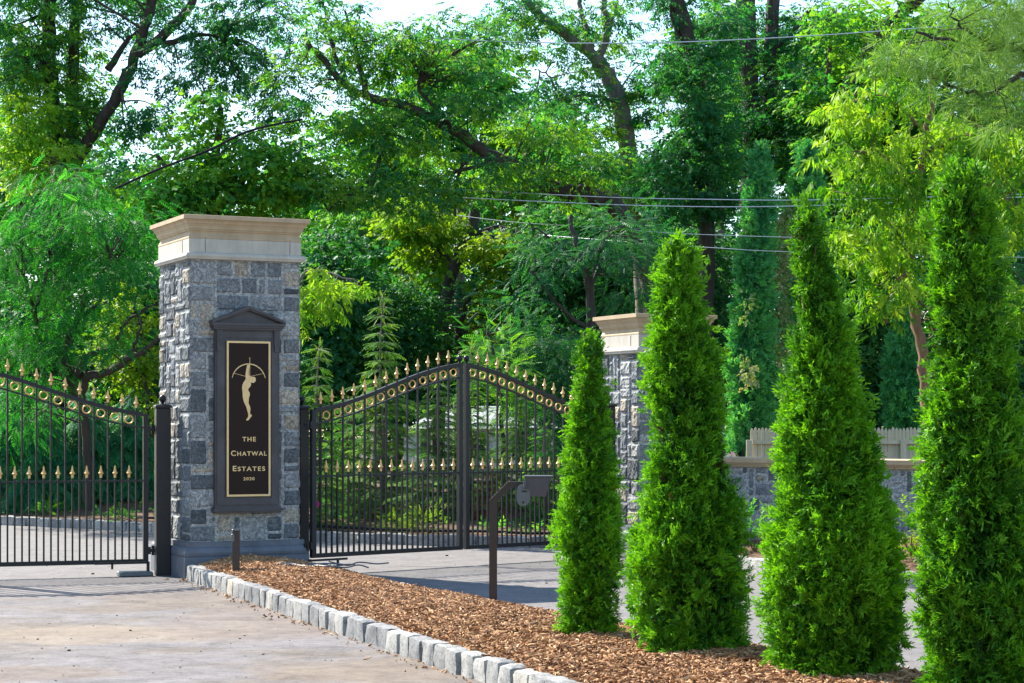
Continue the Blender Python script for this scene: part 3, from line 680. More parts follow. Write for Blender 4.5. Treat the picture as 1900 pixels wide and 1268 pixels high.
fx0, fx1, fy = 4.15, 9.9, 34.0
fc = thing('picket_fence', 'weathered wooden stockade fence with pointed pickets behind the low stone wall', 'fence', (fx0, fy, 0))
mb = MB(); x = 0.0; k = 0
while x < fx1 - fx0 and k < 100:
    w_ = .058 * rng.uniform(.92, 1.06); h_ = 1.47 + rng.normal() * .008
    pts = [(-w_ / 2, 0), (w_ / 2, 0), (w_ / 2, h_ - .06), (w_ * .28, h_ - .018), (0, h_), (-w_ * .28, h_ - .018), (-w_ / 2, h_ - .06)]
    mb = MB(); mb.poly(pts, (0, 0, 0), (1, 0, 0), (0, 0, 1), (0, 1, 0), .018); mb.build('picket', M['wood'], fc, loc=(x, rng.normal() * .003, 0)); x += .0625; k += 1
for zz in (.35, 1.22):
    mb = MB(); mb.box((x / 2, -.035, zz), (x, .04, .06)); mb.build('rail', M['wood'], fc)
for xx in (-.06, 2.6, 5.2):
    mb = MB(); mb.cham((xx, -.075, .63), (.10, .04, 1.26), .006); mb.build('post', M['wood'], fc)

# wires
def wire(name, label, pts, r, mat, cat, group=None):
    P = smooth_line([at(*p) for p in pts], 8); mb = MB(); mb.tube(P, r, 6); return tag(mb.build(name, mat, smooth=True), label, cat, group)
wire('overhead_wire', 'long pale overhead wire crossing high among the treetops', [(585, 58, 34.5), (700, 65, 34.5), (950, 78, 34.5), (1200, 80, 34.5), (1450, 70, 34.5), (1660, 56, 34.5), (1990, 30, 34.5)], .010, M['wire'], 'wire', 'overhead wires')
wire('overhead_wire', 'upper pale wire of the middle pair, running level above the far pillar', [(760, 347, 34.6), (1100, 365, 34.6), (1300, 370, 34.6), (1530, 371, 34.6), (1990, 358, 34.6)], .0085, M['wire'], 'wire', 'overhead wires')
wire('overhead_wire', 'lower pale wire of the middle pair, running level above the far pillar', [(860, 367, 34.3), (1000, 374, 34.3), (1200, 382, 34.3), (1400, 384, 34.3), (1620, 378, 34.3), (1990, 362, 34.3)], .0085, M['wire'], 'wire', 'overhead wires')
wire('overhead_wire', 'thin wire slanting down past the top of the second broad arborvitae', [(760, 388, 38), (820, 396, 38), (960, 413, 37), (1140, 424, 36), (1316, 436, 35), (1990, 455, 33)], .006, M['wire'], 'wire', 'overhead wires')
wire('overhead_wire', 'lowest thin wire slanting down behind the tops of the arborvitae row', [(1000, 436, 38), (1200, 452, 36), (1340, 461, 35), (1480, 468, 34.5), (1990, 480, 33)], .006, M['wire'], 'wire', 'overhead wires')
wire('overhead_wire', 'thin dark wire rising across the ivy clad trees at far left', [(-60, 180, 35.5), (60, 125, 35.5), (180, 62, 35.5), (320, 10, 35.5), (420, -30, 35.5)], .007, M['cable'], 'wire', 'overhead wires')
wire('cable', 'thick black cable sloping up in front of the tree left of centre', [(214, 350, 25), (300, 312, 25), (385, 280, 25), (450, 248, 25), (503, 233, 25), (560, 222, 25.6)], .016, M['cable'], 'cable')
wire('cable', 'thin dark loop of cable hanging under the thick black cable', [(375, 281, 24.96), (402, 289, 24.96), (428, 270, 24.96), (470, 246, 24.96), (500, 239, 24.96)], .007, M['cable'], 'cable')

# access control pedestal
ky = 15.45
kx = (915 - CX) / F * ky
kp = thing('keypad_pedestal', 'dark bent metal post with a hooded keypad box and oval reader in the mulch', 'pedestal', (kx, ky, 0.12))
mb = MB(); mb.box((0, 0, .41), (.062, .062, .86)); 
mb.build('post', M['bronze_post'], kp)
mb = MB(); 
ang = math.atan2(.152, .118); ux = (math.cos(ang), 0, math.sin(ang)); uz = (-math.sin(ang), 0, math.cos(ang))
c0 = np.array([0.0, 0, .84]); c1 = np.array([.128, 0, .985])
pts = [(-.031, .8402), (.031, .8402), (.141, .948), (.31, .948), (.31, .998), (.118, .998), (-.031, .853)]
mb.poly(pts, (0, -.030, 0), (1, 0, 0), (0, 0, 1), (0, 1, 0), .06); mb.build('arm', M['bronze_post'], kp)
mb = MB()
hx0, hx1 = .262, .452; zt, zb = 1.035, .885
V = [(hx0 - .012, -.10, zt), (hx1 + .006, -.10, zt), (hx1 + .006, .12, zt + .0), (hx0 - .012, .12, zt), (hx0 + .03, -.08, zb), (hx1 - .04, -.08, zb), (hx1 - .04, .10, zb), (hx0 + .03, .10, zb)]
mb.add(V, [[0, 1, 2, 3], [7, 6, 5, 4], [4, 5, 1, 0], [5, 6, 2, 1], [6, 7, 3, 2], [7, 4, 0, 3]])
mb.box((.355, .01, zt + .006), (.225, .235, .008)); hb = mb.build('keypad_box', M['dark_plastic'], kp)
mb = MB(); mb.cham((.262, -.07, .97), (.05, .05, .05), .008); mb.lathe([(.014, 0), (.014, .05)], 10, (.25, -.10, .955)); mb.build('bracket', M['dark_plastic'], kp)
mb = MB(); n_ = 28; el = []
for i in range(n_):
    a = i / n_ * 2 * math.pi; r_ = 1 / (abs(math.cos(a)) ** 2.8 + abs(math.sin(a)) ** 2.8) ** (1 / 2.8)
    el.append((.236 + .052 * r_ * math.cos(a), .893 + .082 * r_ * math.sin(a)))
mb.poly(el, (0, -.085, 0), (1, 0, 0), (0, 0, 1), (0, 1, 0), .045)
rd = mb.build('reader', M['grey_plastic'], kp)
mb = MB(); mb.box((.245, -.0875, .925), (.040, .004, .011)); mb.build('slot', M['black'], rd)
mb = MB(); mb.lathe([(.009, 0), (.009, .006)], 12); l_ = mb.build('lens', M['black'], rd); l_.location = (.236, -.084, .838); l_.rotation_euler = (R(90), 0, 0)

by = 18.6; bx = (438 - CX) / F * by
bp = thing('sensor_post', 'short dark metal sensor post standing in mulch before the stone pillar', 'post', (bx, by, .1), R(8))
mb = MB(); mb.cham((0, 0, .2), (.070, .055, .50), .004); mb.build('shaft', M['bronze_post'], bp)
mb = MB(); mb.cham((0, 0, .46), (.078, .062, .022), .005); mb.build('cap', M['dark_plastic'], bp)
mb = MB(); mb.cham((-.030, -.036, .39), (.030, .02, .075), .005); mb.build('sensor', M['grey_plastic'], bp)

mb = MB()
for k in range(6):
    p0 = np.array([-2.35 + .12 * k, 18.75 + .1 * rng.normal(), .20]); pts = [p0 + np.array([.14 * j + rng.normal() * .03, .09 * rng.normal(), .035 * abs(math.sin(j * 1.3 + k))]) for j in range(5)]
    mb.tube(smooth_line(pts, 5), .007, 5)
tag(mb.build('loose_cable', M['grey_plastic'], smooth=True), 'tangle of loose grey cable lying on the mulch by the pillar', 'cable')

# marker flag, red tape, drip hose
fl = thing('marker_flag', 'small pink marker flag on a thin stake behind the right gate', 'flag', tuple(ground(586, 995)[:2]) + (.1,))
mb = MB(); mb.tube([(0, 0, 0), (0, 0, .42)], .003, 5); mb.build('stake', M['wire'], fl)
mb = MB(); mb.add([(0, 0, .42), (0, 0, .27), (.07, .02, .33), (0, .003, .42), (0, .003, .27), (.07, .023, .33)], [np.array([[0, 1, 2]]), np.array([[5, 4, 3]])]); mb.build('pennant', M['pink'], fl)
mb = MB(); hl = back_kerb[len(back_kerb) * 3 // 8:]; mb.tube([(p[0] + .25, p[1] + .32, .165 + .01 * math.sin(i)) for i, p in enumerate(hl)], .018, 7); tag(mb.build('drip_hose', M['cable'], smooth=True), 'black irrigation hose lying along the back kerb behind the gate', 'hose')

# pebbles and leaf litter on the drive
mb = MB()
for (px, py, s_) in ((242, 1171, .011), (445, 1186, .009), (128, 1208, .014), (488, 1215, .010), (70, 1187, .010), (172, 1066, .02), (829, 1032, .02), (1014, 1083, .014), (620, 1050, .012), (614, 1051, .012), (217, 1143, .01)):
    c_ = ground(px, py); rock_block(mb, (c_[0], c_[1], s_ * .3), (s_ * 1.5, s_ * 1.2, s_ * .8), rng.uniform(0, 3), int(rng.integers(1e5)), 0.0, .001, 3)
for k in range(900):
    px = rng.uniform(-200, 1900); py = 1045 + 230 * rng.random() ** 1.3; c_ = ground(px, py); s_ = .002 + .006 * rng.random() ** 3
    mb.box((c_[0], c_[1], s_ * .3), (s_ * 1.6, s_, s_ * .7), (math.cos(k), math.sin(k), 0), (-math.sin(k), math.cos(k), 0), tone=rng.random())
tag(mb.build('grit', M['soil']), 'fine grit and pebbles scattered over the drive', 'grit', kind='stuff')
#@@TREES
# ------------------------------------------------------------------ foliage templates (x = along the leaf, z = normal)
def T_leaf(L_=1.0, W_=0.45):
    return np.array([(0, 0, 0), (.5 * L_, -W_ / 2, .04), (L_, 0, -.06), (.5 * L_, W_ / 2, .04)]), np.array([[0, 1, 2, 3]])
def rhomb(p, d, n, L_, W_):
    d = d / (np.linalg.norm(d) + 1e-9); s = np.cross(n, d); s /= np.linalg.norm(s) + 1e-9
    return [p, p + d * L_ * .45 - s * W_ / 2, p + d * L_, p + d * L_ * .45 + s * W_ / 2]
def pack(R_):
    V = np.array([v for r in R_ for v in r]); return V, np.arange(len(V)).reshape(-1, 4)
def T_tuft(seed, n=6, L_=.42, W_=.17, droop=.35):
    """little twig end: leaves radiating around a short axis"""
    r = np.random.default_rng(seed); out = []
    for k in range(n):
        f = k / n; p = np.array([f * .6, 0, 0]); a = (1 if k % 2 else -1) * r.uniform(.5, 1.3)
        d = np.array([math.cos(a), math.sin(a), -droop * r.uniform(.3, 1.8)]); nn = np.array([r.normal() * .45, r.normal() * .45, 1])
        out.append(rhomb(p, d, nn, L_ * r.uniform(.75, 1.2), W_))
    out.append(rhomb(np.array([.6, 0, 0]), np.array([1, 0, -droop]), np.array([0, 0, 1.]), L_, W_)); return pack(out)
def T_pinnate(n=8, L_=.30, W_=.085, curve=.35):
    out = []
    for k in range(n):
        f = (k + .7) / n; p = np.array([f, 0, -curve * f * f])
        l = L_ * (1 - .55 * abs(f - .42) / .6)
        for s in (-1, 1): out.append(rhomb(p, np.array([.55, s, -.35]), np.array([0, s * .3, 1]), l, W_))
    out.append(rhomb(np.array([1, 0, -curve]), np.array([1, 0, -.8]), np.array([0, 0, 1.]), L_ * .6, W_)); return pack(out)
def T_needles(seed, n=24, L_=1.0, W_=.028):
    r = np.random.default_rng(seed); out = []
    for k in range(n):
        d = np.array([r.uniform(.1, 1.0), r.normal() * .55, r.normal() * .55]); nn = r.normal(size=3)
        out.append(rhomb(np.array([r.uniform(-.1, .3), 0, 0]), d, nn, L_ * r.uniform(.6, 1), W_))
    return pack(out)
def T_fan(seed, n=7):
    """open finger-like spray of arborvitae: narrow curling lobes leaving a short axis"""
    r = np.random.default_rng(seed); out = []
    for k in range(n):
        f = .55 * k / n; s = 1 if k % 2 else -1; a = s * r.uniform(.25, .95) * (1 - .5 * k / n); l = r.uniform(.38, .62) * (1 - .2 * k / n)
        z0 = r.normal() * .05; c1 = r.normal() * .28; c2 = c1 + r.normal() * .5 + .15; nn = np.array([r.normal() * .5, r.normal() * .5, 1])
        p = np.array([f, 0, z0]); d = np.array([math.cos(a), math.sin(a), c1]); d /= np.linalg.norm(d)
        out.append(rhomb(p, d, nn, l * .78, .12)); q = p + d * l * .52
        a2 = a * r.uniform(.2, .9); d2 = np.array([math.cos(a2), math.sin(a2), c2]); d2 /= np.linalg.norm(d2); out.append(rhomb(q, d2, nn + r.normal(size=3) * .4, l * .75, .11))
        m_ = p + d * l * .3; d3 = np.array([math.cos(a + s * .9), math.sin(a + s * .9), c1]); out.append(rhomb(m_, d3, nn, l * .45, .085))
        if k % 2: out.append(rhomb(q, np.array([math.cos(a - s * .8), math.sin(a - s * .8), c2]), nn, l * .38, .08))
    out.append(rhomb(np.array([0, 0, 0.]), np.array([1, 0, .05]), np.array([0, .3, 1.]), .7, .05)); return pack(out)
def T_scalefoil(seed):
    r = np.random.default_rng(seed); out = []
    for k in range(6):
        d = np.array([r.uniform(.2, 1), r.normal() * .5, r.normal() * .35 + .1]); out.append(rhomb(np.array([r.uniform(0, .4), r.normal() * .12, 0]), d, r.normal(size=3), r.uniform(.4, .8), .16))
    return pack(out)
TEMPL = {
    'tuft': [T_tuft(s) for s in range(5)],
    'maple': [T_tuft(s + 20, 5, .40, .30, .3) for s in range(4)],
    'long': [T_tuft(s + 40, 7, .55, .15, .9) for s in range(5)],
    'pinnate': [T_pinnate(), T_pinnate(7, .34, .10, .55), T_pinnate(9, .26, .075, .2)],
    'spray': [T_pinnate(9, .20, .075, .15), T_pinnate(8, .24, .08, .3)],
    'needle': [T_needles(s) for s in range(4)],
    'fan': [T_fan(s, 6 + s % 3) for s in range(10)],
    'scale': [T_scalefoil(s) for s in range(5)],
    'blade': [(np.array([(0, -.03, 0), (0, .03, 0), (.6, .02, .02), (1, 0, -.05)]), np.array([[0, 1, 2, 3]]))],
}
def unit(a): return a / (np.linalg.norm(a, axis=-1, keepdims=True) + 1e-9)
def scatter(mb, kind, P, D, Nn, S, tone):
    """place templates: position, axis direction, normal hint, size"""
    T = TEMPL[kind]; D = unit(D); B = unit(np.cross(Nn, D)); Nn = np.cross(D, B); pick = rng.integers(0, len(T), len(P))
    for k, (V, Fq) in enumerate(T):
        m = pick == k; c = int(m.sum())
        if not c: continue
        W = P[m][:, None] + S[m][:, None, None] * (V[None, :, :1] * D[m][:, None] + V[None, :, 1:2] * B[m][:, None] + V[None, :, 2:] * Nn[m][:, None])
        Fa = (Fq[None] + (np.arange(c) * len(V))[:, None, None]).reshape(-1, 4)
        tn = np.repeat(np.clip(tone[m], 0, 1)[:, None], len(V), 1)
        # every leaf differs a little
        nl = len(V) // 4; tn = np.clip(tn + np.repeat(rng.normal(0, .09, (c, nl)), 4, 1), 0, 1)
        mb.add(W.reshape(-1, 3), Fa, tn.ravel())

DENS = 1.75
def clumps_in(blobs):
    """blobs: (px, py, rx_px, ry_px, Y, depth, clumps per m2) -> clump centres and blob ids"""
    C, O = [], []
    for (px, py, rx, ry, Y, dep, dens) in blobs:
        c = at(px, py, Y); ax, az = rx / F * Y, ry / F * Y; n = max(3, int(math.pi * ax * az * dens * DENS))
        d = unit(rng.normal(size=(n, 3))); r_ = rng.uniform(.15, 1, n) ** .5
        C.append(c + d * r_[:, None] * np.array([ax, dep, az])); O.append(np.repeat(c[None], n, 0))
    return np.concatenate(C), np.concatenate(O)

def crown(mb, blobs, kind='tuft', per=26, cr=.42, flat=.45, size=.22, droop=.25, tone=(.15, .85), base=None):
    C, O = clumps_in(blobs); n = len(C)
    ct = rng.uniform(tone[0], tone[1], n)
    rr = cr * rng.uniform(.6, 1.35, n)
    idx = np.repeat(np.arange(n), per); m = len(idx)
    q = rng.normal(size=(m, 3)) * np.array([1, 1, flat]) * .55
    P = C[idx] + q * rr[idx][:, None]
    out = unit(C - O); D = q * np.array([1, 1, .4]) + out[idx] * .35 + rng.normal(size=(m, 3)) * .25; D[:, 2] -= droop
    Nn = np.array([0, 0, 1.0]) + rng.normal(size=(m, 3)) * .45
    S = size * rng.uniform(.7, 1.3, m)
    if base is not None: P = P - base; 
    scatter(mb, kind, P, D, Nn, S, ct[idx] + rng.normal(0, .08, m))
    return C

def limb(mb, pts, r0, r1, base, wig=.03):
    """pts in pixels with a depth each"""
    P = np.array([at(*p) for p in pts]); P = smooth_line(P, 6); L_ = np.linalg.norm(P[-1] - P[0])
    P[1:-1] += rng.normal(size=(len(P) - 2, 3)) * wig * .5
    r = np.linspace(0, 1, len(P)); mb.tube(P - base, r0 + (r1 - r0) * r ** .8, 8, caps=False); return P
def twigs(mb, C, nodes, base, frac=.5, r0=.022):
    """thin boughs that carry the foliage clumps"""
    nodes = np.asarray(nodes)
    for c in C[rng.random(len(C)) < frac]:
        d = np.linalg.norm(nodes - c, axis=1); j = int(np.argmin(d + rng.uniform(0, .5, len(d)))); a = nodes[j]; L_ = d[j]
        if L_ < .15 or L_ > 5: continue
        mid = a * .5 + c * .5 + rng.normal(size=3) * .10 * L_ + np.array([0, 0, .06 * L_])
        P = smooth_line([a, mid, c], 4); mb.tube(P - base, np.linspace(r0 * min(1.6, .5 + L_ * .35), .004, len(P)), 4, caps=False)

def tree(name, label, base_px, Y, limbs, crowns, leafmat, bark, group=None, cat='tree', tw=.5, zb=0.0, twr=.022):
    base = np.array([(base_px - CX) / F * Y, Y, zb])
    t = thing(name, label, cat, tuple(base), 0, group)
    mb = MB(); nodes = []
    for (pts, r0, r1) in limbs: nodes.append(limb(mb, pts, r0, r1, base))
    nodes = np.concatenate(nodes); nodes = nodes[nodes[:, 2] > 0.5]
    cm = MB()
    for cfg in crowns:
        blobs = cfg.pop('blobs'); C = crown(cm, blobs, base=base, **cfg); twigs(mb, C, nodes, base, tw, twr)
    mb.build('trunk', bark, t, smooth=True)
    cm.build('crown', leafmat, t)
    return t
def gp(Y, z=0.0): return HY + (EYE - z) * F / Y

# ------------------------------------------------------------------ clipped arborvitae row (the four near ones)
def arborvitae(label, prof, Y, zb, n=9000, size=.105, apexes=(), leafmat=None, group='arborvitae planted in the island mulch', seed=1, name='arborvitae', tone0=.5, kind='fan', fat=1.0):
    prof = sorted(prof, key=lambda p: -p[0])           # bottom to top
    zz = np.array([EYE + (HY - p[0]) / F * Y for p in prof]); cx = np.array([((p[1] + p[2]) / 2 - CX) / F * Y for p in prof]); hw = np.array([(p[2] - p[1]) / 2 / F * Y for p in prof]) 
    if Y < 20: hw = hw - np.minimum(.055, hw * .20)
    hw = np.maximum(hw, .03)
    base = np.array([cx[0], Y, zb]); t = thing(name, label, 'tree' if kind == 'scale' else 'shrub', tuple(base), 0, group)
    nz = Noise3(seed, 5.0, 9); nz2 = Noise3(seed + 9, 13.0, 9)
    cm = MB()
    def surf(z, a, o, rmul):
        r_ = np.interp(z, zz, hw); c_ = np.interp(z, zz, cx)
        pr = np.stack([c_, np.full(len(z), Y), z], -1) + o * r_[:, None]
        l1 = nz(pr * np.array([1, 1, .7])); l2 = nz2(pr * np.array([1, 1, .5]))
        ax = np.stack([c_, np.full(len(z), Y), z], -1)
        return ax + o * (r_ * (1 + .12 * l1 + .08 * l2) * rmul * fat)[:, None], l1, l2
    per = 12
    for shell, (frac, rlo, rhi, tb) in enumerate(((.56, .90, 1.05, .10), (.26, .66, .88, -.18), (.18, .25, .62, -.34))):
        m = int(n * frac / per)
        zs = np.linspace(zz[0], zz[-1], 200); w = np.interp(zs, zz, hw) + .02; cdf = np.cumsum(w); cdf /= cdf[-1]
        z = np.interp(rng.random(m), cdf, zs) + rng.normal(0, .01, m); a = rng.uniform(0, 2 * np.pi, m)
        o = np.stack([np.cos(a), np.sin(a), np.zeros(m)], -1)
        C, l1, l2 = surf(z, a, o, rng.uniform(rlo, rhi, m))
        C = C - o * size * .80; C[:, 2] -= size * .85
        if shell == 0:
            kp = rng.random(m) < np.clip(1.0 + .5 * l2 + .2 * l1, .10, 1); C, l1, l2, o, a, z = C[kp], l1[kp], l2[kp], o[kp], a[kp], z[kp]; m = len(C)
        cd = o * rng.uniform(.0, .9, m)[:, None] + np.array([0, 0, 1.0]) * rng.uniform(-.3, 1.2, m)[:, None] + rng.normal(size=(m, 3)) * .35
        low = np.clip((zz[0] + .35 - z) / .35, 0, 1); cd[:, 2] -= low * 1.0
        tang = np.stack([-np.sin(a), np.cos(a), np.zeros(m)], -1) + rng.normal(size=(m, 3)) * .6
        ctone = tone0 + .10 + tb * np.clip(np.interp(z, zz, hw) / .26, .15, 1) + .15 * l1 + .13 * l2 + rng.normal(0, .19, m) + .08 * (z - zz[0]) / (zz[-1] - zz[0])  # inner foliage really browner; darker hollows and lighter tops are painted shading
        idx = np.repeat(np.arange(m), per); q = np.clip(rng.normal(size=(len(idx), 3)), -1.6, 1.6) * size * np.array([.36, .36, .46])
        f = rng.uniform(-.55, .6, len(idx))[:, None]
        P = C[idx] + q + unit(cd)[idx] * f * size * .7
        P[:, 2] = np.maximum(P[:, 2], zb + .01)
        D = cd[idx] + rng.normal(size=q.shape) * .36; Nn = tang[idx] + rng.normal(size=q.shape) * .35
        S = size * rng.uniform(.6, 1.15, len(idx)) * (1 - .25 * np.abs(f[:, 0]))
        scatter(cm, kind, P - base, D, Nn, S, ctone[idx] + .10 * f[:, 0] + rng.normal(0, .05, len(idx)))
    # leaders at the top
    for (px, py) in apexes:
        tip = at(px, py, Y); k = 26
        f = rng.random(k); P = tip + np.stack([rng.normal(0, .012, k) * (1 + 2.5 * f), rng.normal(0, .012, k) * (1 + 2.5 * f), -f * .22 - .06], -1)
        D = np.stack([rng.normal(0, .35, k), rng.normal(0, .35, k), np.ones(k)], -1); scatter(cm, kind, P - base, D, rng.normal(size=(k, 3)), np.full(k, size * .75), np.full(k, tone0 + .3))
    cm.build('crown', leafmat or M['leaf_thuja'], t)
    mb = MB(); hgt = zz[-1] - zb
    mb.tube([(0, 0, -.05), (0.01, 0, hgt * .3), ((cx[-1] - cx[0]) * .5, 0, hgt * .6), (cx[-1] - cx[0], 0, hgt * .93)], [.035, .028, .018, .006], 7)
    for k in range(26):
        f = .05 + .9 * k / 26; a = k * 2.4; rr = np.interp(zb + f * hgt, zz, hw) * .75; x0 = np.interp(f, [0, 1], [0, cx[-1] - cx[0]])
        mb.tube([(x0, 0, f * hgt - .05), (x0 + math.cos(a) * rr * .6, math.sin(a) * rr * .6, f * hgt + .03), (x0 + math.cos(a) * rr, math.sin(a) * rr, f * hgt + .16)], [.009, .006, .002], 4)
    mb.build('trunk', M['bark_red'], t, smooth=True)
    return t
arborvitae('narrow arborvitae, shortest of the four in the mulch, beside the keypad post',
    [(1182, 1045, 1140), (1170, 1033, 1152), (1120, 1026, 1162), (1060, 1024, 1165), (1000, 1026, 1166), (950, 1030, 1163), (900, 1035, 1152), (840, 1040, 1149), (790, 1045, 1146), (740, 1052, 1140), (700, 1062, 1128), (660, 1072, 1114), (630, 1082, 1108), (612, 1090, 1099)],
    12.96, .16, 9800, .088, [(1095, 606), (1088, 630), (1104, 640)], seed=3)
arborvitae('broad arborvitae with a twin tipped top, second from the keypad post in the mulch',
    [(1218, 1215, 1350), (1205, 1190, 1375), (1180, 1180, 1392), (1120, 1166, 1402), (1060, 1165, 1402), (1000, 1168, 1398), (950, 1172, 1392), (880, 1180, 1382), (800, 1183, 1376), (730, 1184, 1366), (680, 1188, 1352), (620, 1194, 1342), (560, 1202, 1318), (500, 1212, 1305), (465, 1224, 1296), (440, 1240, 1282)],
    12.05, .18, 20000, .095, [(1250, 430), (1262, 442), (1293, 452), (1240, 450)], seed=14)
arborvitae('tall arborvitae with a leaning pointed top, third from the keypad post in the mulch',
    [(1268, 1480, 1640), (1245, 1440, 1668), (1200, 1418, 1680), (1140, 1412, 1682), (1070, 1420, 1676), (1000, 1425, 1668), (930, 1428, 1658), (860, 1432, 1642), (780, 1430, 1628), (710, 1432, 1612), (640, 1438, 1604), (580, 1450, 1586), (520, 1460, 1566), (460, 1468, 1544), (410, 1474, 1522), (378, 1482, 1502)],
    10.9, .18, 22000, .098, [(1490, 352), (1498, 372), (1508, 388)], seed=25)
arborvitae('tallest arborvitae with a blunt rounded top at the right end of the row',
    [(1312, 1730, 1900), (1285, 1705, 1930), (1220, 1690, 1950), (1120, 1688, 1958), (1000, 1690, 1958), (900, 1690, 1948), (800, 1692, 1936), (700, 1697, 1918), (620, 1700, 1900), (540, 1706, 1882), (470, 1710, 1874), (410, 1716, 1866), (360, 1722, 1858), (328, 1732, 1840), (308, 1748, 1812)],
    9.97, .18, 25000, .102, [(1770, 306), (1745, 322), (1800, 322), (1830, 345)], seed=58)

# ------------------------------------------------------------------ columnar evergreens beyond the fence
for (lab, prof, Y, sd_, ap) in (
    ('tall teal columnar evergreen with a blunt tip, left one beyond the stone wall', [(800, 1345, 1440), (700, 1348, 1440), (560, 1352, 1436), (450, 1362, 1440), (380, 1374, 1442), (320, 1380, 1440), (285, 1388, 1428), (268, 1402, 1418)], 36.0, 51, [(1411, 262)]),
    ('tall teal columnar evergreen with a vine on its left side beyond the stone wall', [(800, 1450, 1560), (700, 1455, 1556), (560, 1450, 1550), (450, 1448, 1545), (380, 1448, 1540), (320, 1458, 1532), (285, 1470, 1520), (266, 1488, 1506)], 37.5, 62, [(1497, 260)]),
    ('teal columnar evergreen standing between the two rightmost arborvitae beyond the fence', [(800, 1632, 1720), (700, 1636, 1722), (640, 1640, 1716), (600, 1655, 1705), (580, 1670, 1690)], 36.5, 73, [(1680, 570)])):
    arborvitae(lab, prof, Y, 0.3, 9000, .20, ap, M['leaf_column'], 'columnar evergreens beyond the stone wall', sd_, 'columnar_evergreen', .45, 'fan')

cm = MB()
crown(cm, [(1452, 560, 20, 150, 36.3, .25, 26), (1464, 430, 14, 70, 36.5, .25, 26), (1385, 620, 14, 90, 35.2, .2, 12)], 'maple', 14, .13, 1.4, .12, .8, (.0, .9))
tag(cm.build('vine', M['leaf_pale']), 'pale vine with pinkish leaves hanging down the tall evergreen beyond the wall', 'vine')

# ------------------------------------------------------------------ left: ivy clad tall tree
tree('ivy_clad_tree', 'tall ivy clad tree with a forked leaning trunk at the upper left', 112, 38,
    [([(112, 950, 38), (118, 700, 38), (115, 480, 38), (110, 330, 38), (95, 180, 38), (90, 60, 38), (100, -60, 38)], .19, .13),
     ([(112, 420, 38), (132, 310, 38), (136, 180, 38.2), (138, 60, 38.3), (150, -40, 38.4)], .15, .10),
     ([(112, 380, 38), (140, 300, 37.8), (190, 225, 37.5), (232, 150, 37.3), (262, 70, 37.1), (290, -20, 37)], .14, .09),
     ([(255, 100, 37.2), (300, 70, 37.1), (345, 20, 37), (375, -30, 36.9)], .12, .07),
     ([(200, 130, 37.6), (230, 85, 37.5), (262, 50, 37.3)], .08, .03), ([(300, 85, 37), (360, 65, 37), (420, 70, 37)], .07, .02)],
    [dict(blobs=[(60, 220, 70, 120, 37.6, 1.0, 8), (140, 190, 45, 130, 38, .8, 9), (90, 70, 110, 80, 38, 1.4, 8)], kind='tuft', per=24, cr=.38, size=.21, droop=.5, tone=(.45, 1.0)),
     dict(blobs=[(235, 20, 100, 45, 38, 2, 7), (400, 55, 120, 45, 37, 1.6, 7), (300, 120, 50, 40, 36.5, 1.2, 5), (480, 30, 90, 55, 37, 1.6, 7), (280, 205, 40, 50, 36.6, 1.0, 9), (15, 60, 60, 120, 37, 1.5, 9), (245, 250, 30, 30, 36.6, .8, 7), (450, 110, 80, 60, 36.5, 1.2, 8), (520, 180, 50, 70, 36, 1.0, 7), (370, 150, 40, 40, 36.5, .8, 6), (150, -60, 300, 60, 38, 3, 10)], kind='tuft', per=26, cr=.36, size=.20, droop=.5, tone=(.0, .5))],
    M['leaf_oak'], M['bark_dark'], tw=.45)
# ivy skirt bright at far left
tree('ivy_mound', 'sunlit yellow green ivy thicket below the forked tree at far left', 30, 37,
    [([(30, 950, 37), (40, 600, 37), (35, 330, 37)], .12, .04)],
    [dict(blobs=[(35, 230, 60, 80, 36, .5, 7), (110, 300, 60, 45, 35.8, .5, 7), (30, 320, 60, 50, 36, .5, 7), (180, 335, 50, 36, 35.5, .5, 6)], kind='maple', per=20, cr=.32, size=.17, droop=.5, tone=(.2, 1.0))],
    M['leaf_yellow'], M['bark_dark'], cat='ivy')
tree('maple_tree', 'rounded bright green tree rising behind the sign pillar', 400, 34,
    [([(400, 950, 34), (398, 600, 34), (392, 420, 34), (400, 300, 34), (410, 200, 34)], .17, .05), ([(395, 430, 34), (330, 330, 33.8), (290, 290, 33.6)], .08, .03), ([(395, 400, 34), (460, 320, 34), (500, 270, 34)], .08, .03), ([(380, 170, 34), (362, 140, 34), (352, 128, 34)], .02, .006), ([(375, 160, 34), (385, 132, 34), (380, 120, 34)], .015, .004)],
    [dict(blobs=[(410, 265, 85, 70, 34, .8, 8), (330, 350, 90, 55, 33.6, .8, 9), (480, 310, 80, 80, 33.8, .8, 8.5), (400, 375, 160, 60, 34.2, .9, 9), (420, 190, 40, 35, 34, .5, 8), (270, 395, 50, 50, 33.4, .7, 8)], kind='maple', per=26, cr=.38, size=.20, droop=.35, tone=(.4, 1.0))],
    M['leaf_mid'], M['bark_dark'], tw=.4)
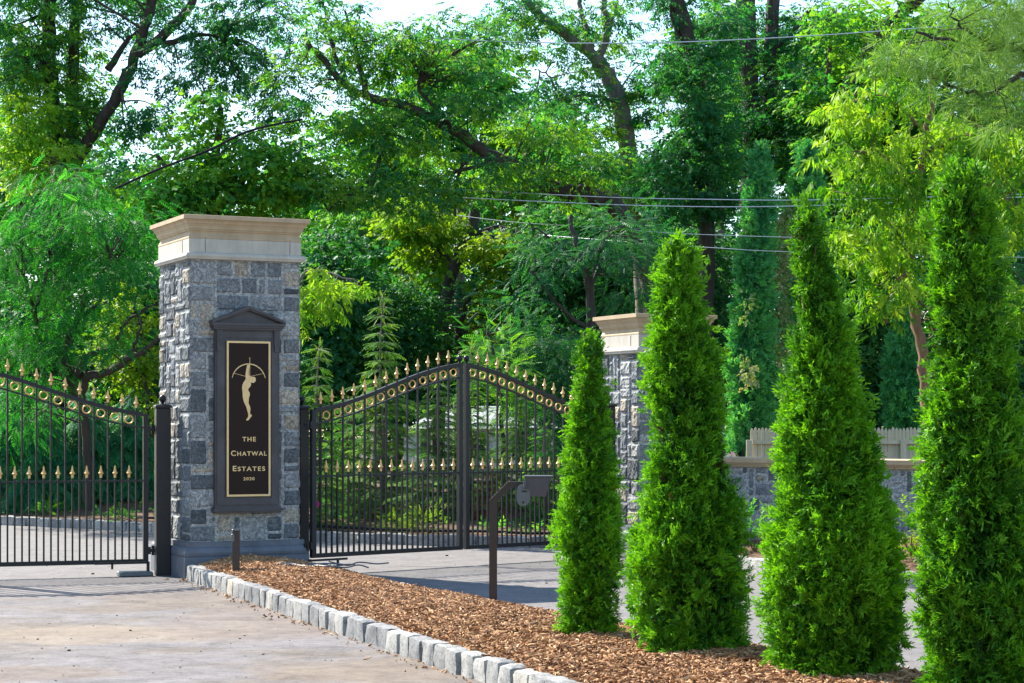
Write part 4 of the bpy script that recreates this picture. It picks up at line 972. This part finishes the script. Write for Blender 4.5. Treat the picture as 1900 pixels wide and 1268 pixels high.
# fern-leaved spreading tree (left, behind the gate)
tree('spreading_tree', 'wide feathery leaved green tree with dark crooked branches left of the sign pillar', 165, 30.5,
    [([(165, gp(30.5), 30.5), (160, 820, 30.4), (150, 740, 30.2), (165, 690, 30)], .075, .06),
     ([(150, 745, 30.2), (118, 690, 30), (122, 640, 29.8), (136, 610, 29.6), (150, 580, 29.5), (160, 540, 29.4)], .075, .03),
     ([(160, 700, 30.1), (95, 660, 30), (70, 615, 29.8), (60, 560, 29.6), (40, 500, 29.5)], .06, .025),
     ([(160, 700, 30), (200, 690, 29.6), (235, 668, 29.3), (270, 650, 29.1), (300, 625, 29)], .07, .03),
     ([(205, 650, 29.8), (222, 620, 29.6), (245, 590, 29.5), (290, 565, 29.3)], .045, .018), ([(225, 680, 29.5), (250, 640, 29.3), (262, 600, 29.2), (248, 570, 29.2)], .035, .012),
     ([(140, 700, 30), (165, 660, 29.8), (205, 650, 29.7)], .06, .04), ([(140, 600, 29.6), (180, 565, 29.4), (200, 520, 29.3), (205, 470, 29.2)], .035, .012), ([(60, 580, 29.6), (85, 520, 29.5), (95, 450, 29.4)], .03, .01)],
    [dict(blobs=[(60, 460, 110, 80, 29.6, 1.0, 11), (180, 430, 110, 80, 29.4, 1.0, 11), (60, 570, 100, 60, 29.4, .9, 8), (150, 540, 90, 50, 29.2, .8, 9), (120, 360, 110, 50, 29.8, 1.0, 9), (240, 500, 60, 60, 29.2, .7, 8), (10, 650, 60, 60, 29.4, .7, 10), (190, 640, 60, 40, 29.0, .5, 7), (90, 680, 70, 60, 29.6, .8, 9), (30, 760, 70, 60, 30, .7, 9), (260, 440, 50, 60, 29.4, .7, 8)], kind='pinnate', per=22, cr=.36, flat=.45, size=.21, droop=.45, tone=(.1, .95))],
    M['leaf_fern'], M['bark_dark'], tw=.7, twr=.018)
tree('young_tree', 'yellow green sunlit small tree glowing behind the crooked branches left of the pillar', 285, 33,
    [([(285, gp(33), 33), (280, 800, 33), (270, 700, 33), (260, 600, 33)], .05, .02)],
    [dict(blobs=[(240, 660, 70, 80, 33, .8, 13), (285, 740, 40, 60, 33, .7, 12), (250, 580, 50, 40, 33, .6, 10)], kind='maple', per=20, cr=.30, size=.16, droop=.4, tone=(.3, 1.0))],
    M['leaf_bright'], M['bark_dark'])
tree('small_tree', 'small tree with a drooping yellow green bough just right of the sign pillar', 530, 27,
    [([(530, gp(27), 27), (532, 800, 27), (528, 600, 27), (536, 405, 27)], .11, .085), ([(530, 560, 27), (570, 505, 27), (620, 512, 26.9), (668, 525, 26.8)], .03, .008), ([(530, 600, 27), (560, 560, 27), (590, 575, 26.9)], .025, .008)],
    [dict(blobs=[(575, 520, 40, 26, 26.9, .4, 22), (610, 575, 1, 1, 26.9, .1, 10), (585, 560, 34, 34, 26.9, .4, 20), (640, 528, 42, 15, 26.8, .3, 24), (560, 590, 14, 26, 27, .3, 18)], kind='long', per=10, cr=.20, size=.19, droop=1.0, tone=(.2, 1.0))],
    M['leaf_yellow'], M['bark_grey'], tw=.6, twr=.010)

# ------------------------------------------------------------------ centre: the big leaning tree and its neighbours
tree('leaning_tree', 'great tree with a long dark limb slanting across the sky above the right gate', 1235, 36,
    [([(1235, gp(36), 36), (1225, 700, 36), (1200, 500, 36), (1150, 392, 36), (1110, 368, 36), (1060, 355, 35.8), (1000, 340, 35.6), (950, 305, 35.4), (900, 282, 35.2), (840, 240, 35), (770, 205, 34.8), (700, 185, 34.6), (645, 160, 34.4), (605, 115, 34.3), (565, 75, 34.2)], .22, .045),
     ([(860, 255, 35), (780, 170, 34.8), (790, 140, 34.7)], .05, .02), ([(640, 150, 34.4), (610, 60, 34.3), (600, 0, 34.2)], .05, .02), ([(680, 180, 34.5), (660, 90, 34.4), (640, 20, 34.3)], .06, .02),
     ([(930, 295, 35.3), (845, 320, 35), (815, 335, 34.8)], .05, .018), ([(880, 275, 35.2), (850, 330, 35), (845, 400, 34.9)], .035, .02), ([(1000, 345, 35.6), (930, 362, 35.4)], .04, .015), ([(770, 205, 34.8), (720, 250, 34.6), (690, 330, 34.4), (610, 392, 34.2)], .05, .015)],
    [dict(blobs=[(620, 70, 90, 75, 34.4, 1.6, 8.0), (740, 120, 110, 70, 34.8, 1.6, 8.8), (650, 210, 70, 60, 34.4, 1.2, 7.2), (760, 260, 110, 55, 34.8, 1.4, 8.0), (870, 180, 90, 75, 35, 1.6, 7.2), (910, 330, 130, 45, 35.2, 1.4, 8.8), (640, 330, 100, 60, 34.4, 1.3, 8.0), (760, 370, 120, 45, 34.8, 1.4, 8.8), (1000, 250, 80, 70, 35.6, 1.6, 7.2), (540, 170, 40, 70, 34.3, 1.0, 5.6), (1080, 330, 80, 60, 35.8, 1.4, 8.0), (560, 330, 45, 60, 34.3, 1.0, 6.4), (800, 75, 90, 45, 35, 1.2, 8), (900, 90, 60, 50, 35.4, 1.2, 8)], kind='tuft', per=26, cr=.38, flat=.35, size=.20, droop=.35, tone=(.15, 1.0))],
    M['leaf_oak'], M['bark_dark'], tw=.55)
tree('forked_tree', 'tall tree with a stout pale grey trunk forking high above the right gate', 1195, 41,
    [([(1195, gp(41), 41), (1195, 600, 41), (1185, 400, 41), (1165, 270, 41), (1150, 195, 41), (1125, 140, 41), (1108, 112, 41)], .21, .16), ([(1112, 116, 41), (1070, 80, 40.8), (1010, 35, 40.6), (965, -10, 40.5), (930, -50, 40.4)], .13, .08), ([(1105, 108, 41), (1088, 60, 41), (1075, 0, 41), (1070, -40, 41)], .07, .04),
     ([(1112, 105, 41), (1128, 60, 41), (1120, 0, 41), (1122, -40, 41)], .09, .05), ([(1128, 70, 41), (1140, 30, 41), (1150, -20, 41)], .04, .02), ([(1150, 192, 41), (1100, 178, 40.7), (1045, 180, 40.5), (1020, 145, 40.4), (1000, 130, 40.3)], .045, .012)],
    [dict(blobs=[(950, 60, 80, 60, 40.6, 1.6, 6.4), (1060, 140, 80, 60, 40.6, 1.4, 4.8), (1020, 40, 80, 50, 41, 1.6, 5.6), (1120, 30, 70, 60, 41.4, 1.6, 5.6), (1000, 200, 70, 60, 40.4, 1.4, 5.6), (1200, 200, 60, 80, 41.5, 1.6, 8.0), (1090, 230, 60, 50, 41, 1.2, 4.8), (1180, 330, 90, 70, 41, 1.4, 8.0)], kind='tuft', per=24, cr=.40, flat=.4, size=.22, droop=.35, tone=(.1, .95))],
    M['leaf_oak'], M['bark_grey'], tw=.5)
tree('ivy_clad_tree', 'dark ivy covered leaning trunk between the pale forked tree and the twin trunks', 1310, 38,
    [([(1310, gp(38), 38), (1310, 600, 38), (1312, 400, 38), (1305, 250, 38), (1292, 130, 38), (1268, 40, 38), (1250, -40, 38)], .17, .13), ([(1292, 120, 38), (1262, 90, 38), (1245, 10, 38)], .10, .05)],
    [dict(blobs=[(1300, 190, 55, 110, 37.6, .8, 15), (1240, 110, 50, 60, 37.8, 1.0, 10), (1320, 330, 60, 90, 37.6, .8, 13), (1240, 330, 60, 90, 37.6, 1.2, 12), (1330, 60, 50, 70, 38, 1.2, 9), (1260, 0, 60, 50, 38.4, 1.2, 8)], kind='tuft', per=24, cr=.36, size=.20, droop=.5, tone=(.0, .5))],
    M['leaf_oak'], M['bark_dark'])
tree('twin_trunk_tree', 'tall tree with a dark and a lighter trunk side by side above the far evergreens', 1400, 42,
    [([(1395, gp(42), 42), (1392, 500, 42), (1390, 330, 42), (1392, 200, 42), (1388, 80, 42), (1385, -60, 42)], .20, .18), ([(1410, gp(42), 42.2), (1412, 500, 42.2), (1418, 300, 42.2), (1428, 180, 42.2), (1430, 80, 42.2), (1440, -60, 42.2)], .16, .14), ([(1390, 90, 42), (1375, 50, 42), (1368, -20, 42)], .06, .04), ([(1415, 110, 42.2), (1470, 60, 42), (1500, 20, 42)], .06, .03)],
    [dict(blobs=[(1470, 160, 70, 90, 42, 1.6, 10), (1500, 60, 90, 60, 42.4, 1.8, 10), (1350, 130, 36, 110, 42.6, 1.4, 8), (1400, 250, 80, 60, 41.4, 1.0, 10), (1480, 260, 80, 50, 41, 1.2, 12), (1350, 20, 60, 40, 42.4, 1.2, 7)], kind='tuft', per=24, cr=.38, size=.21, droop=.4, tone=(.0, .7))],
    M['leaf_oak'], M['bark_dark'])
tree('slanting_tree', 'dark tree trunk slanting up to the right toward the pine boughs', 1530, 40,
    [([(1530, gp(40), 40), (1532, 500, 40), (1545, 300, 40), (1565, 200, 40), (1590, 130, 40), (1640, 60, 39.8), (1690, 10, 39.6), (1740, -40, 39.4)], .16, .13), ([(1550, 260, 40), (1530, 180, 40), (1540, 110, 40), (1535, 40, 40)], .08, .04)],
    [dict(blobs=[(1560, 60, 80, 60, 40, 1.6, 9), (1580, 200, 70, 60, 39.6, 1.4, 9), (1520, 180, 60, 60, 40.4, 1.4, 9), (1660, 40, 70, 50, 40, 1.4, 7), (1550, 300, 80, 60, 40, 1.2, 12), (1600, 420, 90, 90, 39.5, 1.2, 12)], kind='maple', per=22, cr=.40, size=.20, droop=.4, tone=(.2, 1.0))],
    M['leaf_mid'], M['bark_dark'])
tree('back_tree', 'slim dark tree trunk curving up behind the gate leaves where they meet', 815, 46,
    [([(812, gp(46), 46), (812, 700, 46), (818, 620, 46), (830, 540, 46), (850, 480, 46), (872, 440, 46), (880, 380, 46), (870, 300, 46)], .17, .12), ([(845, 490, 46), (820, 470, 46), (800, 450, 46)], .05, .02), ([(855, 700, 46.5), (850, 620, 46.5), (870, 560, 46.5), (900, 530, 46.5)], .10, .05), ([(875, 440, 46), (920, 420, 46), (960, 430, 46)], .05, .02)],
    [dict(blobs=[(930, 470, 60, 45, 45, .8, 14), (800, 470, 50, 60, 46.6, 1.2, 12), (780, 410, 90, 40, 46, 1.2, 14), (900, 600, 40, 60, 46.6, .8, 10), (790, 600, 30, 60, 46.8, .8, 10), (960, 520, 40, 30, 45, .8, 12)], kind='maple', per=20, cr=.42, size=.24, droop=.5, tone=(.2, 1.0))],
    M['leaf_bright'], M['bark_dark'])
tree('back_tree', 'pale trunked tree seen through the leaves just right of the pillar cap', 655, 50,
    [([(640, gp(50), 50), (650, 600, 50), (668, 470, 50), (690, 400, 50), (705, 360, 50)], .20, .12), ([(640, 500, 50.4), (648, 420, 50.4), (640, 350, 50.4)], .10, .06), ([(745, 640, 48), (738, 560, 48), (748, 500, 48), (770, 440, 48)], .03, .02)],
    [dict(blobs=[(680, 420, 80, 60, 50, 1.4, 8), (600, 430, 50, 50, 50, 1.2, 8), (740, 470, 60, 60, 50.4, 1.4, 10)], kind='tuft', per=22, cr=.5, size=.26, droop=.5, tone=(.4, 1.0))],
    M['leaf_mid'], M['bark_grey'])
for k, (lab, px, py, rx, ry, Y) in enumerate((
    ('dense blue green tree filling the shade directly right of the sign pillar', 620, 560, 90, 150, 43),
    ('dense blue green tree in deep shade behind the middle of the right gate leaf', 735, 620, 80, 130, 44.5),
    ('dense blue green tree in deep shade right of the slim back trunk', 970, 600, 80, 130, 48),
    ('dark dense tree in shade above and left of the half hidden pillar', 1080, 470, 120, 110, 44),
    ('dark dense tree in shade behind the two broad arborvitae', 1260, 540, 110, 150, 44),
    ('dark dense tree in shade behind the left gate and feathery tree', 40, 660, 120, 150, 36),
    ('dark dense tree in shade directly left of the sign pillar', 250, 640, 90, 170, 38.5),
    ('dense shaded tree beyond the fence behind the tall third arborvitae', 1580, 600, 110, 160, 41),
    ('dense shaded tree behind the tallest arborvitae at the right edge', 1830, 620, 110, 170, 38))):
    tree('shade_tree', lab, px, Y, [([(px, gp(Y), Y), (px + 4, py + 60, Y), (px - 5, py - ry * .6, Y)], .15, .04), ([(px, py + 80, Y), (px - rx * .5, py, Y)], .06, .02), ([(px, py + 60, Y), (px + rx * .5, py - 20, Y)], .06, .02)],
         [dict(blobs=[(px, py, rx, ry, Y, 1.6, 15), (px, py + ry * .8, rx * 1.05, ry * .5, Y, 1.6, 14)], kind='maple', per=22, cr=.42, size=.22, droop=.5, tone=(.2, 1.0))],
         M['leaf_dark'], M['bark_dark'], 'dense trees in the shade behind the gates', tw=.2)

wl_ = (('woodland tree with pale green leaves behind the ivy clad tree at the left edge', 30, 330, 110, 130, 52, 'leaf_mid'),
    ('woodland tree with blue green leaves between the rounded tree and the leaning tree', 560, 330, 70, 90, 53, 'leaf_mid'),
    ('woodland tree with light leaves beneath the raised end of the long slanting limb', 700, 290, 90, 120, 55, 'leaf_mid'),
    ('tall woodland tree topping out below the gap of sky at the top centre', 850, 190, 110, 130, 56, 'leaf_mid'),
    ('woodland tree with yellow lit leaves behind the middle of the long slanting limb', 1010, 340, 110, 110, 54, 'leaf_bright'),
    ('woodland tree with dark leaves behind the pale forked trunk', 1170, 420, 110, 120, 52, 'leaf_oak'),
    ('woodland tree filling the gap between the ivy trunk and the twin trunks', 1330, 190, 80, 200, 54, 'leaf_oak'),
    ('woodland tree with blue green leaves just right of the twin trunks', 1490, 200, 90, 190, 54, 'leaf_oak'),
    ('sunlit woodland tree behind the slanting dark trunk', 1610, 180, 90, 180, 52, 'leaf_bright'),
    ('woodland tree with bright leaves behind the pine boughs at upper right', 1760, 200, 110, 200, 50, 'leaf_mid'),
    ('woodland tree at the right edge behind the tallest arborvitae', 1890, 330, 90, 200, 48, 'leaf_mid'),
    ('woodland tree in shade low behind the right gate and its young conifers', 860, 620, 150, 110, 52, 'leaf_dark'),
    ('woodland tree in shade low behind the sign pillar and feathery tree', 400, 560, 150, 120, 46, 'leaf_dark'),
    ('woodland tree with soft light leaves low between pillar cap and slim back trunk', 700, 480, 100, 70, 53, 'leaf_mid'))
for (lab, px, py, rx, ry, Y, mt) in wl_:
    tree('woodland_tree', lab, px, Y, [([(px, gp(Y), Y), (px + 5, py + ry, Y), (px - 6, py, Y), (px, py - ry * .8, Y)], .18, .05), ([(px, py + ry * .6, Y), (px - rx * .6, py, Y)], .07, .02), ([(px, py + ry * .5, Y), (px + rx * .6, py - 30, Y)], .07, .02)],
         [dict(blobs=[(px, py, rx, ry, Y, 2.2, 4.2)], kind='maple', per=26, cr=.62, size=.34, droop=.4, tone=(0, 1.0))],
         M[mt], M['bark_grey'], 'woodland trees behind the gates', tw=.25, twr=.03)

# ------------------------------------------------------------------ right: drooping bright tree and pine
tree('drooping_tree', 'bright yellow green tree with long drooping leaves behind the right arborvitae', 1725, 23,
    [([(1735, gp(23), 23), (1725, 800, 23), (1708, 640, 23), (1692, 560, 23), (1680, 470, 23), (1700, 360, 23), (1720, 250, 23), (1730, 120, 23)], .085, .03), ([(1640, 600, 22.6), (1652, 560, 22.6), (1675, 500, 22.8)], .035, .03), ([(1690, 480, 23), (1640, 400, 22.6), (1580, 360, 22.3)], .035, .01), ([(1700, 360, 23), (1640, 290, 22.6), (1570, 280, 22.3)], .03, .01), ([(1715, 250, 23), (1660, 190, 22.6), (1610, 170, 22.4)], .025, .008), ([(1700, 420, 23), (1780, 360, 23), (1860, 330, 23)], .03, .01), ([(1720, 280, 23), (1800, 250, 23), (1880, 240, 23)], .03, .01)],
    [dict(blobs=[(1600, 190, 55, 22, 22.4, .5, 20), (1590, 290, 70, 26, 22.3, .5, 18), (1660, 160, 60, 30, 22.6, .5, 16), (1600, 350, 70, 30, 22.3, .6, 18), (1650, 250, 80, 50, 22.6, .8, 15), (1570, 430, 50, 26, 22.3, .5, 16), (1640, 460, 80, 50, 22.6, .7, 17), (1640, 550, 80, 36, 22.6, .6, 17), (1700, 400, 60, 70, 22.9, .8, 14), (1860, 400, 70, 80, 23, .9, 15), (1870, 280, 60, 60, 23, .8, 15), (1760, 260, 70, 60, 23.2, .8, 14), (1660, 95, 40, 20, 22.6, .4, 12), (1880, 540, 50, 70, 23, .8, 14), (1700, 330, 60, 40, 23, .7, 12)], kind='long', per=15, cr=.27, flat=.6, size=.19, droop=.8, tone=(.0, 1.0))],
    M['leaf_yellow'], M['bark_red'], tw=.6, twr=.012)
tree('pine_tree', 'soft long needled pine boughs reaching in from the upper right corner', 2060, 17,
    [([(2060, gp(17), 17), (2060, 500, 17), (2050, 200, 17), (2040, -150, 17)], .16, .10), ([(2050, 190, 17), (1960, 150, 16.8), (1890, 140, 16.6), (1830, 175, 16.5), (1760, 160, 16.3)], .04, .012), ([(2050, 130, 17), (1920, 90, 16.6), (1800, 85, 16.4), (1700, 60, 16.2)], .04, .010), ([(2045, 60, 17), (1920, 30, 16.8), (1820, 0, 16.6), (1780, -20, 16.5)], .03, .012), ([(1850, 90, 16.5), (1780, 50, 16.3), (1760, 5, 16.2)], .016, .006)],
    [dict(blobs=[(1730, 95, 95, 42, 16.3, .45, 17), (1830, 60, 100, 55, 16.5, .5, 18), (1840, 140, 90, 40, 16.5, .45, 18), (1740, 165, 70, 28, 16.3, .35, 18), (1860, 200, 60, 26, 16.6, .4, 18), (1830, 5, 90, 30, 16.5, .5, 26), (1900, 100, 60, 80, 16.8, .5, 30)], kind='needle', per=11, cr=.17, flat=.6, size=.19, droop=.1, tone=(.1, 1.0))],
    M['needle'], M['bark_dark'], tw=.9, twr=.010)
# dark cedar by the far pillar
tree('cedar_tree', 'dark spreading cedar with a bare black trunk left of the half hidden pillar', 1098, 29.5,
    [([(1100, gp(29.5), 29.5), (1098, 700, 29.5), (1096, 560, 29.5), (1085, 500, 29.5), (1065, 440, 29.5), (1060, 400, 29.5)], .10, .03), ([(1094, 540, 29.5), (1108, 480, 29.5), (1130, 430, 29.5)], .05, .02), ([(1098, 620, 29.5), (1030, 560, 29.3), (980, 500, 29.1)], .04, .012), ([(1098, 680, 29.5), (1000, 640, 29.2), (920, 610, 29)], .04, .012), ([(1080, 490, 29.5), (1020, 440, 29.4), (980, 410, 29.3)], .03, .01)],
    [dict(blobs=[(1010, 470, 60, 50, 29.3, .7, 12), (1120, 450, 110, 60, 29.8, .9, 12), (1000, 640, 90, 60, 29.2, .8, 15), (1060, 700, 90, 60, 29.3, .8, 14), (960, 560, 30, 40, 29.2, .5, 10), (1170, 520, 60, 50, 30, .8, 12), (1050, 780, 100, 60, 29.8, .7, 12)], kind='spray', per=20, cr=.34, flat=.5, size=.24, droop=.15, tone=(.0, .7))],
    M['leaf_dark'], M['bark_dark'], tw=.6, twr=.014)
tree('young_cedar', 'sunlit light green evergreen left of the dark cedar behind the right gate leaf', 935, 28,
    [([(935, gp(28, .2), 28), (932, 800, 28), (925, 680, 28), (905, 610, 28)], .05, .012)],
    [dict(blobs=[(925, 680, 48, 60, 28, .5, 18), (950, 740, 60, 50, 28, .6, 16), (905, 625, 16, 26, 28, .2, 20)], kind='spray', per=16, cr=.24, flat=.6, size=.20, droop=-.1, tone=(.3, 1.0))],
    M['leaf_mid'], M['bark_dark'])

# ------------------------------------------------------------------ young feathery conifers behind the right gate
def sapling(label, px, top, bot, Y, spread, whorls, mat, zb=.2, leader=.5, seed=0, lift=.15, tone=(.15, .95), per=9, size=.17, kind='spray', name='young_conifer', group='young feathery conifers behind the gate'):
    base = np.array([(px - CX) / F * Y, Y, zb]); z1 = EYE + (HY - top) / F * Y - zb; zl = EYE + (HY - bot) / F * Y - zb
    t = thing(name, label, 'conifer', tuple(base), 0, group); mb = MB(); cm = MB()
    P = smooth_line([(0, 0, -.1), (.03, 0, z1 * .35), (-.02, .02, z1 * .7), (.02, 0, z1)], 6); mb.tube(P, np.linspace(.035, .006, len(P)), 6)
    sp = spread / F * Y
    for k in range(whorls):
        f = (k + .5) / whorls; z = zl + (z1 - zl) * f; n_ = 6 if f < .8 else 3
        rr = sp * (1 - f) ** .62 * rng.uniform(.8, 1.15) if f < leader else sp * .42 * (1 - f) ** .55 + .04
        for j in range(n_):
            a = k * 1.9 + j * 2 * math.pi / n_ + rng.normal() * .25; r_ = rr * rng.uniform(.65, 1.15)
            tip = np.array([math.cos(a) * r_, math.sin(a) * r_, z + lift * r_ * rng.uniform(.2, 1.6) - .12 * r_])
            b = np.array([0, 0, z]); mid = (b + tip) / 2 + np.array([0, 0, .10 * r_]); Q = smooth_line([b, mid, tip], 5); mb.tube(Q, np.linspace(.009, .002, len(Q)), 4, caps=False)
            m = max(5, int(per * 2.2 * r_ / .35)); g_ = rng.uniform(.15, 1, m); c = np.stack([np.interp(g_, np.linspace(0, 1, len(Q)), Q[:, i]) for i in range(3)], -1)
            dirv = unit((tip - b)[None])[0]; sd_ = np.array([-math.sin(a), math.cos(a), 0]); sg_ = rng.choice([-1, 1], m)[:, None]
            D = dirv * rng.uniform(.4, 1.1, m)[:, None] + sd_ * sg_ * rng.uniform(.3, 1, m)[:, None] + rng.normal(size=(m, 3)) * .12; D[:, 2] -= .18
            scatter(cm, kind, c, D, np.array([0, 0, 1.]) + rng.normal(size=(m, 3)) * .3, size * rng.uniform(.7, 1.3, m), rng.uniform(tone[0], tone[1]) + rng.normal(0, .1, m))
    k = 14; scatter(cm, kind, np.array([[.02, 0, z1]]) - np.stack([np.zeros(k), np.zeros(k), rng.random(k) * .3], -1), np.stack([rng.normal(size=k), rng.normal(size=k), np.full(k, .9)], -1), rng.normal(size=(k, 3)), np.full(k, size * .6), np.full(k, .8))
    mb.build('trunk', M['bark_grey'], t, smooth=True); cm.build('crown', mat, t)
sapling('young conifer with a thin bare leader close to the right side of the sign pillar', 590, 640, 985, 27.4, 62, 20, M['leaf_young'], leader=.62)
sapling('tallest young conifer with a long spindly leader behind the right gate', 708, 545, 985, 28.0, 92, 26, M['leaf_young'], leader=.60)
sapling('pale bushy young conifer behind the seam of the right gate leaves', 812, 690, 985, 27.2, 78, 20, M['leaf_young'], leader=.85)
sapling('slender young conifer whose tip shows just right of the gate seam', 872, 640, 985, 27.6, 60, 22, M['leaf_young'], leader=.6)
sapling('low wide young conifer behind the right end of the right gate', 965, 735, 985, 27.8, 95, 18, M['leaf_young'], leader=.9)
sapling('dense young conifer between the pillar and the tallest young conifer', 645, 735, 985, 28.6, 72, 16, M['leaf_mid'], leader=.9)
sapling('dead reddish brown young conifer behind the right gate seam', 905, 860, 995, 26.8, 26, 10, M['leaf_dead'], leader=.9, name='dead_conifer')
sapling('dark green young conifer right of the dead brown one behind the gate', 1010, 790, 990, 26.6, 60, 14, M['leaf_mid'], leader=.9)
# dark hemlocks behind the left gate
for (lab, px, top, bot, sp_) in (('dark hemlock behind the left gate, at the very left edge', 10, 720, 945, 90), ('dark hemlock with low sweeping boughs, second behind the left gate', 85, 740, 935, 85),
                       ('dark hemlock with two bare stems behind the middle of the left gate', 160, 720, 905, 80), ('dark hemlock with its bare foot showing just left of the gate post', 238, 730, 898, 75)):
    sapling(lab, px, top, bot, 31.5 + rng.uniform(-.5, .8), sp_, 18, M['leaf_teal'], leader=.95, lift=-.5, tone=(.1, .9), per=13, size=.22, name='hemlock_tree', group='hemlocks behind the left gate')
    
for k, (lab, px, py, w_, h_, Y, mat, kind) in enumerate((
    ('low rounded shrub in front of the stone wall left of the third arborvitae', 1400, 985, 45, 36, 21.6, 'leaf_mid', 'tuft'),
    ('low sunlit shrub in front of the stone wall right of the third arborvitae', 1690, 985, 42, 42, 19.6, 'leaf_bright', 'tuft'),
    ('low shrub in front of the stone wall hidden mostly by the tall arborvitae', 1560, 985, 40, 36, 20.6, 'leaf_mid', 'tuft'),
    ('bright fern like clump on the kerb left of the gate seam', 795, 968, 36, 20, 25.6, 'leaf_bright', 'spray'),
    ('bright clump of weeds on the kerb in the middle of the right gate leaf', 728, 968, 24, 20, 26.0, 'leaf_bright', 'spray'),
    ('green clump of weeds beside the pink marker flag', 612, 972, 18, 18, 26.6, 'leaf_mid', 'spray'),
    ('small green weed clump on the back kerb behind the left gate', 86, 948, 18, 16, 30.2, 'leaf_mid', 'spray'),
    ('small weed clump on the back kerb just left of the gate post', 246, 960, 30, 9, 28.9, 'leaf_mid', 'spray'))):
    zb = EYE - (py + h_ - HY) / F * Y; base = np.array([(px - CX) / F * Y, Y, max(.1, zb)])
    t = thing('shrub' if k < 3 else 'weed_clump', lab, 'shrub' if k < 3 else 'weeds', tuple(base), 0)
    cm = MB(); crown(cm, [(px, py, w_, h_, Y, w_ / F * Y * .8, 40)], kind, 14, .11, .8, .10 if k < 3 else .15, -.3, (.2, 1.), base=base)
    cm.build('foliage', M[mat], t); mb = MB()
    for j in range(7): a = j * .9; mb.tube([(0, 0, -.03), (math.cos(a) * w_ / F * Y * .3, math.sin(a) * .1, h_ / F * Y * .5), (math.cos(a) * w_ / F * Y * .6, math.sin(a) * .2, h_ / F * Y)], [.008, .006, .002], 4)
    mb.build('stem', M['bark_red'], t)

# grass on the far lawn, low undergrowth
n_ = 26000; X_ = rng.uniform(-16, -5, n_); Y_ = rng.uniform(39.3, 47, n_)
mb = MB(); scatter(mb, 'blade', np.stack([X_, Y_, np.full(n_, .40)], -1), np.stack([rng.normal(0, .3, n_), rng.normal(0, .3, n_), np.ones(n_)], -1), rng.normal(size=(n_, 3)), rng.uniform(.10, .28, n_), rng.random(n_))
tag(mb.build('grass', M['grass']), kind='stuff', label='bright sunlit grass seen through the left gate under the trees', cat='grass')
mb = MB(); Pb = []
for (line, off, cnt) in ((back_kerb, 8.5, 2600), (right_kerb, 3.4, 260)):
    T_ = np.gradient(line, axis=0); T_ = unit(T_); N2 = np.stack([-T_[:, 1], T_[:, 0]], -1); i = rng.integers(0, len(line), cnt); f = rng.random(cnt) ** .8
    q = line[i] + N2[i] * (.3 + off * f)[:, None] + rng.normal(0, .25, (cnt, 2)); Pb.append(np.concatenate([q, (.14 + .3 * np.minimum(1, f * 2.2))[:, None]], 1))
Pb = np.concatenate(Pb); m = len(Pb); scatter(mb, 'tuft', Pb, np.stack([rng.normal(size=m), rng.normal(size=m), np.full(m, .5)], -1), rng.normal(size=(m, 3)) + np.array([0, 0, 1.5]), rng.uniform(.08, .24, m), rng.random(m))
tag(mb.build('undergrowth', M['leaf_mid']), kind='stuff', label='scattered low green undergrowth in the bark beds beyond the kerbs', cat='undergrowth')

# far wood closing the view
mb = MB(); n_ = 3300; X_ = rng.uniform(-34, 34, n_); top = 11.0 + 1.5 * np.sin(X_ * .35 + 1) + 1.0 * np.sin(X_ * 1.1)
C = np.stack([X_, rng.uniform(70, 82, n_), rng.random(n_) ** .8 * top], -1); idx = np.repeat(np.arange(n_), 26); q = rng.normal(size=(len(idx), 3)) * np.array([.7, .7, .45])
scatter(mb, 'maple', C[idx] + q, q + rng.normal(size=q.shape) * .4, np.array([0, 0, 1.]) + rng.normal(size=q.shape) * .5, rng.uniform(.3, .55, len(idx)), rng.uniform(0, 1, n_)[idx])
for k in range(60):
    x_ = rng.uniform(-30, 30); y_ = rng.uniform(69, 76); mb.tube([(x_, y_, 0), (x_ + rng.normal() * .3, y_, 4), (x_ + rng.normal() * .8, y_, 8.5)], [.22, .18, .1], 6, tone=0.0)
tag(mb.build('far_wood', M['leaf_dark']), kind='stuff', label='distant mass of dark green woodland closing the view behind the trees', cat='woodland')

# pale house glimpsed through the conifers
hx0, hx1, hy = -3.3, 1.2, 60.0
hs = thing('house', 'pale house with a grey roof glimpsed through the conifers behind the right gate', 'house', (hx0, hy, 0))
mb = MB(); mb.box(((hx1 - hx0) / 2, 3, .75), (hx1 - hx0, 6, 1.5)); mb.build('wall', M['white'], hs)
mb = MB(); w_ = hx1 - hx0; mb.add([(-.3, -.4, 1.35), (w_ + .3, -.4, 1.35), (w_ + .3, 6.4, 1.35), (-.3, 6.4, 1.35), (1.6, 3, 2.05), (w_ - .9, 3, 2.05)], [np.array([[0, 1, 5, 4], [2, 3, 4, 5]]), np.array([[1, 2, 5], [3, 0, 4]]), np.array([[3, 2, 1, 0]])]); mb.build('roof', M['roofgrey'], hs)
for x_ in (.8, 2.2, 3.6):
    mb = MB(); mb.box((x_, -.02, .85), (.7, .06, .8)); fr = mb.build('window', M['white'], hs); mb = MB(); mb.box((x_, -.055, .85), (.58, .02, .68)); mb.build('pane', M['glass_dark'], fr)
